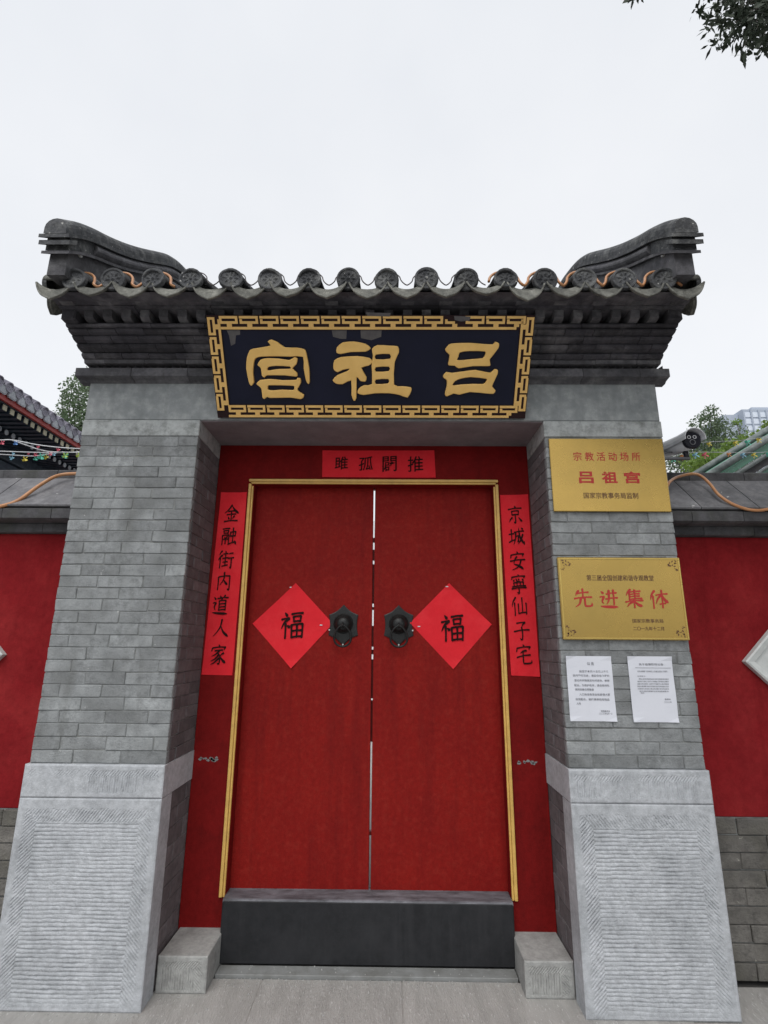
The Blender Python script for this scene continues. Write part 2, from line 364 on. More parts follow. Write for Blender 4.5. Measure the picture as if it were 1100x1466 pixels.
def panel_h(X, Z, x0, x1, z0, z1):
    seed = x0*7
    wob = (vnoise(X+seed+9, Z+5, .14)-.5)*.006 + (vnoise(X*.4+seed+9, Z+5, .012)-.5)*.0032
    a = X-x0; b = x1-X; c = z1-Z; d = Z-z0
    mx = .035; bw = .062; mt = .045; bt = .060
    inner = groove((Z+wob)/.0172)
    left = groove((Z-(a)*1.0+wob*.6)/.0172); right = groove((Z-(b)*1.0+wob*.6)/.0172)
    if x0 < 0: top = groove((X-Z*.75+wob*.6)/.0155)
    else: top = groove((X+Z*.75+wob*.6)/.0155)
    H = inner.copy()
    H = np.where(a < mx+bw, left, H); H = np.where(b < mx+bw, right, H)
    H = np.where((c < mt+bt) & (c-mt < (a-mx)*1.0) & (c-mt < (b-mx)*1.0), top, H)
    e = np.minimum(np.minimum(a-mx, b-mx), c-mt); e = e+(vnoise(X, Z, .015)-.5)*.012
    msk = np.clip(e/.006, 0, 1)*np.clip((d-.03)/.05+.3, .3, 1)
    amp = .0046*(.45+1.1*vnoise(X+seed, Z, .10))*(.45+.9*np.clip(vnoise(X*.5+seed, Z*2.2, .016)*1.6, 0, 1))*(.7+.6*vnoise(X, Z+seed, .012))
    rough = (vnoise(X+seed, Z, .008)-.5)*.0016 + (vnoise(X, Z, .0035*2)-.5)*.001
    return (H-1)*amp*msk + rough*msk + (vnoise(X, Z, .03)-.5)*.0012
def band_h(X, Z, x0, x1, z0, z1):
    c = z1-Z; a = np.minimum(X-x0, x1-X); d = Z-z0; wob = (vnoise(X+4, Z, .03)-.5)*.004
    vert = groove((X+wob)/.0115); diag = groove((X-Z*.8+wob)/.015)
    H = np.where(c < .052, diag, vert)
    e = np.minimum(np.minimum(a-.025, c-.022), d-.02)+(vnoise(X, Z, .015)-.5)*.01
    patch = np.clip((vnoise(X+x0, Z, .09)-.25)*2.2, 0, 1)
    return (H-1)*.0052*np.clip(e/.006, 0, 1)*patch + (vnoise(X, Z, .008)-.5)*.001
def block_h(X, Z, x0, x1, z0, z1):
    c = z1-Z; a = X-x0; b = x1-X; d = Z-z0; wob = (vnoise(X+4, Z, .03)-.5)*.004
    H = groove((X+wob)/.0125); H = np.where(b < .06, groove((Z-b*.9+wob)/.013), H); H = np.where((c < .05) & (c < b), groove((X-Z*.9)/.013), H)
    e = np.minimum(np.minimum(a-.022, b-.022), np.minimum(c-.022, d-.012))+(vnoise(X, Z, .012)-.5)*.008
    return (H-1)*.0058*np.clip(e/.005, 0, 1) + (vnoise(X, Z, .008)-.5)*.0012

for side, (x0, x1) in enumerate(((XL0, XL1), (XR0, XR1))):
    inn = x1 if side == 0 else x0; sg = 1 if side == 0 else -1       # sg: direction the jamb faces
    core = box('brick_pier', (x0+.005, YF+.005, 0), (x1-.005, 4.83, ZL), MT['mortar'], gate, .001)
    n = 28; hz = (ZB-ZS)/n
    for r_ in range(n):
        z0 = ZS+r_*hz
        frontrow(x0, x1, z0, z0+hz, YF, core, 'brick', r_+side)
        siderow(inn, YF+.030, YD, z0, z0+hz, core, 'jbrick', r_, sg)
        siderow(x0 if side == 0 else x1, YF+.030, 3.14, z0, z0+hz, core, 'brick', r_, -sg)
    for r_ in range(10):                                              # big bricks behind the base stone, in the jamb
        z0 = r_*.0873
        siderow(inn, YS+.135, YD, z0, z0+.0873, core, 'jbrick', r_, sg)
    box('stone_course', (x0-.001, YF-.003, ZB+.002), (x1+.001, YD, ZL-.002), MT['lite'], core, .004)
    X0, X1 = (x0-.010, x1+.004) if side == 0 else (x0-.006, x1+.004)
    relief('stone_base', X0, X1, .0, .871, YS, .13, panel_h, MT['stone'], core)
    relief('stone_cap', X0, X1, .8735, ZS, YS, YD-YS-.002, band_h, MT['stone'], core)
    box('stone_cap_top', (X0+.004, YS+.004, ZS-.006), (X1-.004, YD-.003, ZS+.0005), MT['stone'], core, .001)

# --- lintel, soffit, cornice
lint = box('lintel', (XL0+.003, YF+.001, ZL), (XR1-.003, YD+.6, ZT), MT['render'], gate, .004)
box('soffit', (XL1-.0, YF+.012, ZL-.006), (XR0, YD+.1, ZL+.002), MT['soffit'], lint, .001)
corn = box('cornice', (XL0+.02, 2.86, ZT), (XR1-.02, 4.6, 3.42), MT['corn'], gate, .002)
def pieces(name, prof, half, m, step=.31, parent=corn, gap=.003, off=.0, jy=.002):
    x = XC-half; i = 0
    while x < XC+half-.01:
        l = step*(off if i == 0 and off else 1); b = min(x+l, XC+half)
        if XC+half-b < .08: b = XC+half
        dy = (rng.random()-.5)*2*jy; dz = (rng.random()-.5)*jy
        v, f = xprism([(y+dy, z+dz) for y, z in prof], x+gap/2, b-gap/2)
        fix(obj(name, v, f, MT[m], parent)); x = b; i += 1
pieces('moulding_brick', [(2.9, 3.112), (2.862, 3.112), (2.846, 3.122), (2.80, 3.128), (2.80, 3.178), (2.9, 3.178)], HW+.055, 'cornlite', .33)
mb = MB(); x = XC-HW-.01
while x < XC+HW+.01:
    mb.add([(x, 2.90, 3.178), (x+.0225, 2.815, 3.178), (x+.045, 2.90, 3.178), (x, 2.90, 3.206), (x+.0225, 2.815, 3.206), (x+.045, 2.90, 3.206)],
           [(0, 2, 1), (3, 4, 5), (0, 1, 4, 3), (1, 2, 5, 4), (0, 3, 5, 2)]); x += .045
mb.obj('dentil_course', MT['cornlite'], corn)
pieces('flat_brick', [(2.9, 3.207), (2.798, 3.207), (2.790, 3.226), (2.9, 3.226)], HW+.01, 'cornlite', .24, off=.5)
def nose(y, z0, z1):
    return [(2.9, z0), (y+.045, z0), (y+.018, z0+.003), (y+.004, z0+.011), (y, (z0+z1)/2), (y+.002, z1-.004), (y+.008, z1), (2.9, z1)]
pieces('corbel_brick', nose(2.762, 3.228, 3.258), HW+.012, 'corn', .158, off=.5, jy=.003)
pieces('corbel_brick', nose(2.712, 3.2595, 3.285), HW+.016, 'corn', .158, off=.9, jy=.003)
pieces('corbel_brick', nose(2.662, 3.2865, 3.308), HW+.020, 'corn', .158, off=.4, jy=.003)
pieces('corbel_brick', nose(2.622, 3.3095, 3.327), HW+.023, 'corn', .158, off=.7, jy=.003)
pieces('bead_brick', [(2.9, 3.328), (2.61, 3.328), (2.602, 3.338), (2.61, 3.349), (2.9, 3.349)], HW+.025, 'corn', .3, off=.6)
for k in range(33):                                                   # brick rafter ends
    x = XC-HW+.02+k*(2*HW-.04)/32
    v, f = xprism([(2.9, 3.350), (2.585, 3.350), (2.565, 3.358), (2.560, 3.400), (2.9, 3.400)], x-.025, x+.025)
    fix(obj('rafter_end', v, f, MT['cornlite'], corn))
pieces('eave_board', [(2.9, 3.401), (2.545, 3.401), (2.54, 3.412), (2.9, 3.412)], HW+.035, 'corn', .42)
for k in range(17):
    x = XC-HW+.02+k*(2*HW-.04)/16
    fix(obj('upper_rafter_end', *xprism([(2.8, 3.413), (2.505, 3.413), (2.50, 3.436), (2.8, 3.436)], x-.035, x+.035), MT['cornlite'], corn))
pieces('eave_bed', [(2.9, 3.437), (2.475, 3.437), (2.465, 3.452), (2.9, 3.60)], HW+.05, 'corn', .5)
for sx in (-1, 1):                                                    # stepped side mouldings under the verge
    xx = XC+sx*HW
    for i, (z0, z1, o_) in enumerate(((3.34, 3.42, .03), (3.42, 3.50, .055))):
        a, b = sorted((xx-sx*.05, xx+sx*o_))
        box('verge_course', (a, 2.56-.05*i, z0), (b, 4.9, z1-.002), MT['corn'], corn, .008)

# --- roof
RP = [(2.42, 3.482), (2.62, 3.552), (2.8, 3.63), (3.0, 3.735), (3.2, 3.855), (3.4, 3.985), (3.6, 4.11), (3.75, 4.19), (3.9, 4.235), (4.05, 4.235), (4.2, 4.19), (4.4, 4.08), (4.7, 3.87), (5.0, 3.68), (5.28, 3.56)]
def rp(y):
    return float(np.interp(y, [p[0] for p in RP], [p[1] for p in RP]))
under = []
roof = fix(obj('roof', *xprism([(y, z-.075) for y, z in RP][::1]+[(5.1, 3.42), (2.60, 3.42)], XC-HW-.04, XC+HW+.04), MT['corn'], gate))
SP = .2076; TX = [XC-7.5*SP-.012+i*SP for i in range(16)]
TX = [-1.682+i*(1.432+1.682)/15 for i in range(16)]
RT = .062
def half(n=9, r=RT, th=.013):
    o = [(r*math.cos(math.pi*k/n), r*math.sin(math.pi*k/n)) for k in range(n+1)]
    i = [((r-th)*math.cos(math.pi*k/n), (r-th)*math.sin(math.pi*k/n)) for k in range(n, -1, -1)]
    return o+i
def tilt(y0, y1): return math.atan2(rp(y1)-rp(y0), y1-y0)
cover_me = mesh('cover_tile', *sweep(half(), [(0, 0), (.21, .0), (.215, -.004), (.235, -.006)], 0), MT['roof'], True)
# mark the lip edges
cap_v, cap_f = [], []
def disc_mesh(name, r, m):
    mb = MB(); n = 24
    def ring(rad, y): return [(rad*math.cos(2*math.pi*k/n), y, rad*math.sin(2*math.pi*k/n)) for k in range(n)]
    rings = [ring(r, .02), ring(r, -.003), ring(r-.003, -.006), ring(r-.011, -.006), ring(r-.015, -.001), ring(r*.22, -.001)]
    V = sum(rings, []); F = []
    for i in range(len(rings)-1):
        for k in range(n): F.append((i*n+k, (i+1)*n+k, (i+1)*n+(k+1) % n, i*n+(k+1) % n))
    F.append(tuple((len(rings)-1)*n+k for k in range(n)))
    mb.add(V, F)
    for p in range(8):                                                # petals of the flower relief
        a = 2*math.pi*p/8; c, s = math.cos(a), math.sin(a); d = r*.46; w_ = r*.14; l = r*.24
        pts = [(d-l, 0), (d, w_), (d+l, 0), (d, -w_)]
        V = [(x*c-y*s, -.001, x*s+y*c) for x, y in pts]+[(d*c, -.009, d*s)]
        mb.add(V, [(0, 1, 4), (1, 2, 4), (2, 3, 4), (3, 0, 4)])
    V = [(r*.16*math.cos(k*math.pi/4), -.002, r*.16*math.sin(k*math.pi/4)) for k in range(8)]+[(0, -.011, 0)]
    mb.add(V, [(k, (k+1) % 8, 8) for k in range(8)])
    me = mesh(name, mb.v, mb.f, MT[m]); return me
cap_me = disc_mesh('tile_cap', RT+.002, 'roof')
def drip_mesh():
    n = 14; W_ = SP/2-.004; V = []
    top = []; bot = []
    for k in range(n+1):
        s = -1+2*k/n; top.append((s*W_, -.040*(1-s*s)*1.0+.004)); 
        a = abs(s); bot.append((s*W_*.99, -.040*(1-s*s)-.050*(1-a**3.4)-.004-(.010*max(0, 1-a*4))))
    F = []
    for y in (0, .012):
        for (x, z) in top: V.append((x, y-z*.15, z))
        for (x, z) in bot: V.append((x, y+z*.22, z))
    m_ = n+1
    for k in range(n):
        F.append((k, m_+k, m_+k+1, k+1)); F.append((2*m_+k, 2*m_+k+1, 3*m_+k+1, 3*m_+k))
        F.append((m_+k, 3*m_+k, 3*m_+k+1, m_+k+1)); F.append((k, k+1, 2*m_+k+1, 2*m_+k))
    # raised rim along the lower edge
    V2, F2 = tube([(x, -.004+z*.22, z) for x, z in bot], .005, 6)
    n0 = len(V); V += V2; F += [tuple(i+n0 for i in q) for q in F2]
    return mesh('drip_tile', V, F, MT['rooflite'])
drip_me = drip_mesh()
pr = []
for k in range(9):
    s = -1+2*k/8; pr.append((s*SP*.5, -.03*(1-s*s)))
pan_prof = pr+[(x, z-.012) for x, z in pr[::-1]]
pan_me = mesh('pan_tile', *sweep(pan_prof, [(0, 0), (.2, 0), (.215, -.01)], 0), MT['rooflite'], True)
stuff = MB()
yr = [2.42, 2.62, 2.82, 3.01, 3.2, 3.39, 3.57, 3.73, 3.88, 4.05, 4.2, 4.37, 4.56, 4.75, 4.94, 5.12]
def addcover(x, dx=0):
    for i, y in enumerate(yr[:-1]):
        y2 = yr[i+1]; ln = math.hypot(y2-y, rp(y2)-rp(y))*1.03; a = tilt(y, y2)
        if i < 4: inst('cover_tile', cover_me, (x+(rng.random()-.5)*.004, y, rp(y)+.004*(i % 2)), roof, (a, 0, 0), (1, ln/.225, 1))
        else: stuff.add(*sweep(half(6), [(y, rp(y)), (y2, rp(y2)-.004)], x))
for x in TX:
    k_ = .965+.06*rng.random(); inst('tile_cap', cap_me, (x+(rng.random()-.5)*.008, 2.416-.006*rng.random(), 3.482+(rng.random()-.5)*.009), roof, (R(-6+(rng.random()-.5)*9), rng.random()*6, R((rng.random()-.5)*8)), (k_, 1, k_))
    addcover(x)
for i in range(17):
    x = TX[0]-SP/2+i*SP
    inst('drip_tile', drip_me, (x+(rng.random()-.5)*.006, 2.418-.008*rng.random(), 3.462+(rng.random()-.5)*.007), roof, (R(3+(rng.random()-.5)*10), R((rng.random()-.5)*4), R((rng.random()-.5)*5)), (1, 1, .92+.2*rng.random()))
    for j, y in enumerate(yr[:-1]):
        y2 = yr[j+1]; ln = math.hypot(y2-y, rp(y2)-rp(y)); a = tilt(y, y2)
        if j < 4: inst('pan_tile', pan_me, (x, y, rp(y)-.022), roof, (a, 0, 0), (1, ln/.205, 1))
        else: stuff.add(*sweep(pan_prof, [(y, rp(y)-.022), (y2, rp(y2)-.03)], x))
tag(stuff.obj('roof_tiles', MT['roof'], roof), kind='stuff')
# verge tiles: short barrels running sideways out over the gable edge
vt_me = mesh('verge_tile', *sweep(half(), [(0, 0), (.13, 0)], 0), MT['rooflite'], True)
vcap_me = disc_mesh('verge_cap', RT*.97, 'roof')
for sx in (-1, 1):
    xe = XC+sx*(HW+.075)
    ys = [2.50+.165*k for k in range(16)]
    for k, y in enumerate(ys):
        z = rp(y)-.01; rz = R(90) if sx > 0 else R(-90)
        inst('verge_tile', vt_me, (xe, y, z), roof, (0, 0, rz))
        inst('verge_cap', vcap_me, (xe, y, z), roof, (0, 0, rz))
        inst('verge_drip', drip_me, (xe-sx*.002, y+.08, z-.02), roof, (0, 0, rz), (.78, 1, .9))
# descending ridges
RX = [(2.27, 3.745), (2.34, 3.80), (2.44, 3.875), (2.58, 3.96), (2.72, 4.035), (2.92, 4.155), (3.12, 4.29), (3.3, 4.42), (3.46, 4.53), (3.62, 4.61), (3.82, 4.675), (4.0, 4.71), (4.15, 4.66), (4.35, 4.52), (4.6, 4.32), (4.9, 4.12), (5.2, 3.98), (5.4, 3.95)]
pathr = [(p.x, p.y) for p in smoothpts([(y, z, 0) for y, z in RX], 4)]
def cut(a, b, s=1):
    return [p for p in pathr if a-.001 <= p[0] <= b+.001][::s]
def cutd(a, b, dn):
    "sub-path between Y=a and Y=b, resampled"
    ys = np.linspace(a, b, 6); Ys_ = [p[0] for p in pathr]; Zs_ = [p[1] for p in pathr]
    return [(float(y), float(np.interp(y, Ys_, Zs_))+dn) for y in ys]
for sx in (-1, 1):
    xr = XC+sx*(HW-.045)
    ys_ = np.linspace(2.365, 5.25, 24); V = []; F = []
    for q_, y_ in enumerate(ys_):
        zt = float(np.interp(y_, [p[0] for p in pathr], [p[1] for p in pathr]))-.17
        V += [(xr-.048, y_, zt), (xr+.048, y_, zt), (xr+.048, y_, min(rp(y_)-.02 if y_ > 2.42 else 3.47, zt-.02)), (xr-.048, y_, min(rp(y_)-.02 if y_ > 2.42 else 3.47, zt-.02))]
    for q_ in range(23): F += [(q_*4+k, q_*4+4+k, q_*4+4+(k+1) % 4, q_*4+(k+1) % 4) for k in range(4)]
    F += [(0, 1, 2, 3), (95, 94, 93, 92)]
    fix(obj('ridge_body', V, F, MT['cornlite'], roof))
    edges = [2.30, 2.55, 2.80, 3.05, 3.30, 3.55, 3.80, 4.05, 4.35, 4.65, 4.95, 5.3]
    capp = [(.058*math.cos(math.pi*k/8), -.062+.058*math.sin(math.pi*k/8)) for k in range(9)]+[(-.058, -.098), (.058, -.098)]
    for a, b in zip(edges[:-1], edges[1:]):
        fix(obj('ridge_tile', *sweepv(capp, cutd(a+.002, b, 0), xr), MT['roof'], roof, False))
        fix(obj('ridge_slab', *sweepv([(-.080, -.100), (.080, -.100), (.080, -.122), (-.080, -.122)], cutd(a+.001, b-.001, 0), xr), MT['roof'], roof))
        if a > 2.5:
            pl = [(.058+.024*math.sin(math.pi*k/5), -.126-.072*k/5) for k in range(6)]
            fix(obj('ridge_band', *sweepv(pl+[(-x, z) for x, z in pl[::-1]], cutd(a+.001, b-.001, 0), xr), MT['cornlite'], roof))
    fix(obj('ridge_end_block', *sweepv([(-.06, -.123), (.06, -.123), (.06, -.20), (-.06, -.20)], cutd(2.34, 2.548, 0), xr), MT['roof'], roof))
    fix(obj('ridge_step', *sweepv([(-.080, -.138), (.080, -.138), (.080, -.165), (-.080, -.165)], cutd(2.31, 2.37, 0), xr), MT['roof'], roof))
    for a, b in zip([2.33]+edges[1:-1], edges[1:]):
        fix(obj('ridge_slab', *sweepv([(-.072, -.202), (.072, -.202), (.072, -.220), (-.072, -.220)], cutd(a, b-.001, 0), xr), MT['cornlite'], roof))
    v, f = tube([(xr-sx*.046, 2.45, 3.665), (xr-sx*.058, 2.45, 3.665)], .014, 10); obj('ridge_stud', v, f, MT['marble'], roof)

# --- red door surround, gold trim, leaves
GX0, GX1, GT = -.904, .688, 2.638
LX0, LX1, LZ = -.871, .657, 2.606
sur = MB()
sur.box((XL1+.001, YD, .13), (LX0, YD+.075, ZL-.007)); sur.box((LX1, YD, .13), (XR0-.001, YD+.075, ZL-.007)); sur.box((LX0, YD, LZ), (LX1, YD+.075, ZL-.007))
sur = sur.obj('door_surround', MT['redpan'], gate)
def trim(name, a, b, horiz):
    mb = MB()
    (x0, z0), (x1, z1) = a, b
    if horiz:
        mb.box((x0, YD-.020, z0+.012), (x1, YD+.001, z1), .003); mb.box((x0+.014, YD-.012, z0), (x1-.014, YD+.001, z0+.011), .002)
    else:
        s = -1 if x0 < 0 else 1
        if s < 0: mb.box((x0, YD-.020, z0), (x1-.012, YD+.001, z1), .003); mb.box((x1-.011, YD-.012, z0), (x1, YD+.001, z1-.014), .002)
        else: mb.box((x0+.012, YD-.020, z0), (x1, YD+.001, z1), .003); mb.box((x0, YD-.012, z0), (x0+.011, YD+.001, z1-.014), .002)
    mb.obj(name, MT['gold'], sur)
trim('gold_trim', (GX0, GT-.030), (GX1, GT), True)
trim('gold_trim', (GX0, .298), (GX0+.030, GT-.031), False)
trim('gold_trim', (GX1-.030, .298), (GX1, GT-.031), False)
DY = 3.335
for k, (a, b) in enumerate(((LX0-.03, -.1083), (-.0975, LX1+.03))):
    leaf = box('door_leaf', (a, DY, .302), (b, DY+.05, LZ+.03), MT['reddoor'], gate, .002)
    kx = (-.283, .057)[k]; kz = 1.728
    # hexagonal iron backplate with scalloped corners
    pts = []
    for i in range(6):
        t0 = R(90+60*i); t1 = R(90+60*(i+1))
        p0 = Vector((math.cos(t0), math.sin(t0)))*.112; p1 = Vector((math.cos(t1), math.sin(t1)))*.112
        for s in (0, .12, .3, .5, .7, .88):
            q = p0.lerp(p1, s); q *= 1-.085*math.sin(math.pi*s); pts.append(q)
    n = len(pts); V = [(kx+p.x*.93, DY-.001, kz+p.y*1.1) for p in pts]+[(kx+p.x*.93, DY-.006, kz+p.y*1.1) for p in pts]+[(kx+p.x*.88, DY-.008, kz+p.y*1.04) for p in pts]
    F = [(i, (i+1) % n, n+(i+1) % n, n+i) for i in range(n)]+[(n+i, n+(i+1) % n, 2*n+(i+1) % n, 2*n+i) for i in range(n)]+[tuple(range(2*n, 3*n))]
    fix(obj('knocker_plate', V, F, MT['iron'], leaf))
    # dome boss
    V = []; F = []; prof = [(.064, .006), (.060, .010), (.050, .016), (.046, .026), (.038, .038), (.024, .046), (.010, .049)]
    m_ = 20
    for r_, d in prof:
        for i in range(m_): t = 2*math.pi*i/m_; V.append((kx+r_*math.cos(t), DY-d, kz+.008+r_*math.sin(t)))
    for i in range(len(prof)-1):
        for j in range(m_): F.append((i*m_+j, i*m_+(j+1) % m_, (i+1)*m_+(j+1) % m_, (i+1)*m_+j))
    F.append(tuple((len(prof)-1)*m_+j for j in range(m_)))
    fix(obj('knocker_boss', V, F, MT['iron'], leaf, True))
    v, f = tube([(kx, DY-.04, kz+.004), (kx, DY-.056, kz+.008), (kx, DY-.064, kz), (kx, DY-.058, kz-.012), (kx, DY-.046, kz-.012)], .006, 8); obj('knocker_staple', v, f, MT['iron'], leaf, True)
    ring = []
    for i in range(24):
        t = 2*math.pi*i/24; rx = .050*math.sin(t)*(1-.22*math.cos(t)); rz = .062*math.cos(t)
        ring.append((kx+rx, DY-.056+.02*(1-math.cos(t))/2, kz-.066+rz))
    v, f = tube(ring, .0065, 8, True); obj('knocker_ring', v, f, MT['iron'], leaf, True)
    for dx, dz in ((0, -.116), (-.085*(1 if k == 0 else -1), -.03)):
        v, f = tube([(kx+dx, DY-.004, kz+dz), (kx+dx, DY-.012, kz+dz)], .005, 8); obj('rivet', v, f, MT['rivet'], leaf)
# bolts and a meeting strip on the inside, seen through the gap
for va, vb in ((690, 701), (770, 776), (787, 802), (808, 864), (869, 873), (896, 926), (930, 937), (944, 1000), (1003, 1062), (1190, 1196)):
    z0, z1 = P(533, vb, DY+.06).z, P(533, va, DY+.06).z
    box('door_bar', (-.26, DY+.055, z0), (.06, DY+.09, z1), MT['redwood'], gate, .003)
# thresholds
th = obj('threshold', *cbox((-.873, 3.2, .016), (.656, 3.38, .300), .006), MT['thresh'], gate)
fix(obj('threshold_top', *xprism([(3.2015, .292), (3.206, .3035), (3.212, .3065), (3.37, .3065), (3.37, .298), (3.21, .298)], -.871, .654), MT['threshtop'], th))
box('sill_ledge', (-.862, 3.118, -.01), (.646, 3.2, .015), MT['ledge'], gate, .003)
for x0, x1, lb in ((-1.104, -.864, 'grey chiselled stone block at the foot of the left door jamb'), (.650, .884, 'grey chiselled stone block at the foot of the right door jamb')):
    r_ = empty('bearing_stone', ((x0+x1)/2, 3.1, 0), lb, 'stone block', 'stone blocks beside the threshold')
    relief('dressed_face', x0, x1, 0, .1535, 2.985, .02, block_h, MT['block'], r_, .0028)
    box('block_body', (x0+.0005, 3.003, .0005), (x1-.0005, 3.27, .1533), MT['block'], r_, .003)
mb = MB()
for k in range(420):
    if k < 200: x = -.86+1.5*rng.random(); y_ = 3.115-abs(rng.normal())*.03; z_ = .0005
    elif k < 260: x = -.86+1.5*rng.random(); y_ = 3.13+.065*rng.random(); z_ = .0152
    else: x = -1.9+3.6*rng.random(); y_ = 3.05-1.1*rng.random()**2; z_ = .0008
    if z_ < .01 and (x < -1.10 or x > .88) and y_ > 2.83: y_ = 2.83-.03*rng.random()
    if (-1.105 < x < -.86 or .648 < x < .886) and y_ > 2.98: y_ = 2.975-.02*rng.random()
    s_ = .0015+.0035*rng.random()**2
    mb.add([(x-s_, y_-s_, z_), (x+s_, y_-s_*.6, z_), (x+s_*.7, y_+s_, z_), (x-s_*.8, y_+s_*.8, z_), (x, y_, z_+s_*1.1)], [(0, 1, 4), (1, 2, 4), (2, 3, 4), (3, 0, 4)])
tag(mb.obj('grit', MT['block']), 'pale grit scattered over the paving before the threshold', 'grit', kind='stuff')
# paint losses on the surround
mb = MB()
for x0, x1, z in ((-1.09, -.96, .975), (.71, .87, .975)):
    for k in range(12):
        x = x0+(x1-x0)*rng.random(); zz = z+(rng.random()-.5)*.018; s = .004+.008*rng.random()
        a0 = rng.random()*6; mb.add([(x+s*math.cos(a0+t)*(.6+.8*rng.random()), YD-.0012, zz+s*.7*math.sin(a0+t)*(.6+.8*rng.random())) for t in (0, 1.1, 2.2, 3.4, 4.6, 5.5)], [(5, 4, 3, 2, 1, 0)])
tag(mb.obj('paint_chips', MT['ledge'], sur), kind='stuff')
#__PART2__
# ================================================================== LETTERING
def ribbon(pts, ws, closed=False):
    "flat brush stroke from centre line and half widths -> polygon outline (x, y)"
    Lf, Rt = [], []; n = len(pts)
    for i, p in enumerate(pts):
        t = (pts[min(i+1, n-1)]-pts[max(i-1, 0)]); t = t.normalized() if t.length > 0 else Vector((1, 0))
        nn = Vector((-t.y, t.x)); Lf.append(p+nn*ws[i]); Rt.append(p-nn*ws[i])
    return Lf, Rt
def brush(spec, wt=4.2):
    "spec: 'h x,y x,y; v ...' on a 100 grid -> verts (x, y), faces"
    V = []; F = []
    for si, s in enumerate(spec.split(';')):
        k = s.split(); ty = k[0]; P_ = [Vector(tuple(map(float, q.split(',')))) for q in k[1:]]
        if len(P_) == 2:                                              # give straight strokes a slight brush bow
            d = P_[1]-P_[0]; nrm = Vector((-d.y, d.x))
            bow = {'h': .035, 'v': .01, 'p': .10, 'n': -.09, 'd': 0}.get(ty, 0)
            P_ = [P_[0], (P_[0]+P_[1])/2+nrm*bow*(-1 if ty == 'p' else 1), P_[1]]
        pts = [Vector((q.x, q.y)) for q in smoothpts([(p.x, p.y, 0) for p in P_], 5)]; n = len(pts)-1
        ws = []
        for i in range(n+1):
            t = i/n
            if ty == 'h': w_ = .78+.42*abs(2*t-1)**2*(1 if t > .5 else .7)
            elif ty == 'v': w_ = 1.25-.45*math.sin(math.pi*t)*.6-.25*t
            elif ty == 'p': w_ = 1.35*(1-t)**.65+.12
            elif ty == 'n': w_ = .35+1.35*math.sin(math.pi*min(t/.82, 1)*.5) if t < .82 else 1.7*(1-t)/.18*.9+.12
            elif ty == 'd': w_ = .25+1.5*t**.8 if t < .85 else 1.1
            else: w_ = 1.1-.15*t if t < .8 else 1.0*(1-t)/.2+.12
            ws.append(w_*wt)
        Lf, Rt = ribbon(pts, ws); b = len(V); z = si*.00012
        for a, c in zip(Lf, Rt): V.append((a.x, a.y, z)); V.append((c.x, c.y, z))
        for i in range(n): F.append((b+2*i, b+2*i+1, b+2*i+3, b+2*i+2))
        # rounded ends
        for e, sg in ((0, -1), (n, 1)):
            t = (pts[min(e+1, n)]-pts[max(e-1, 0)]).normalized()*sg; q = pts[e]+t*ws[e]*.8; V.append((q.x, q.y, z))
            F.append((b+2*e, b+2*e+1, len(V)-1))
    return V, F
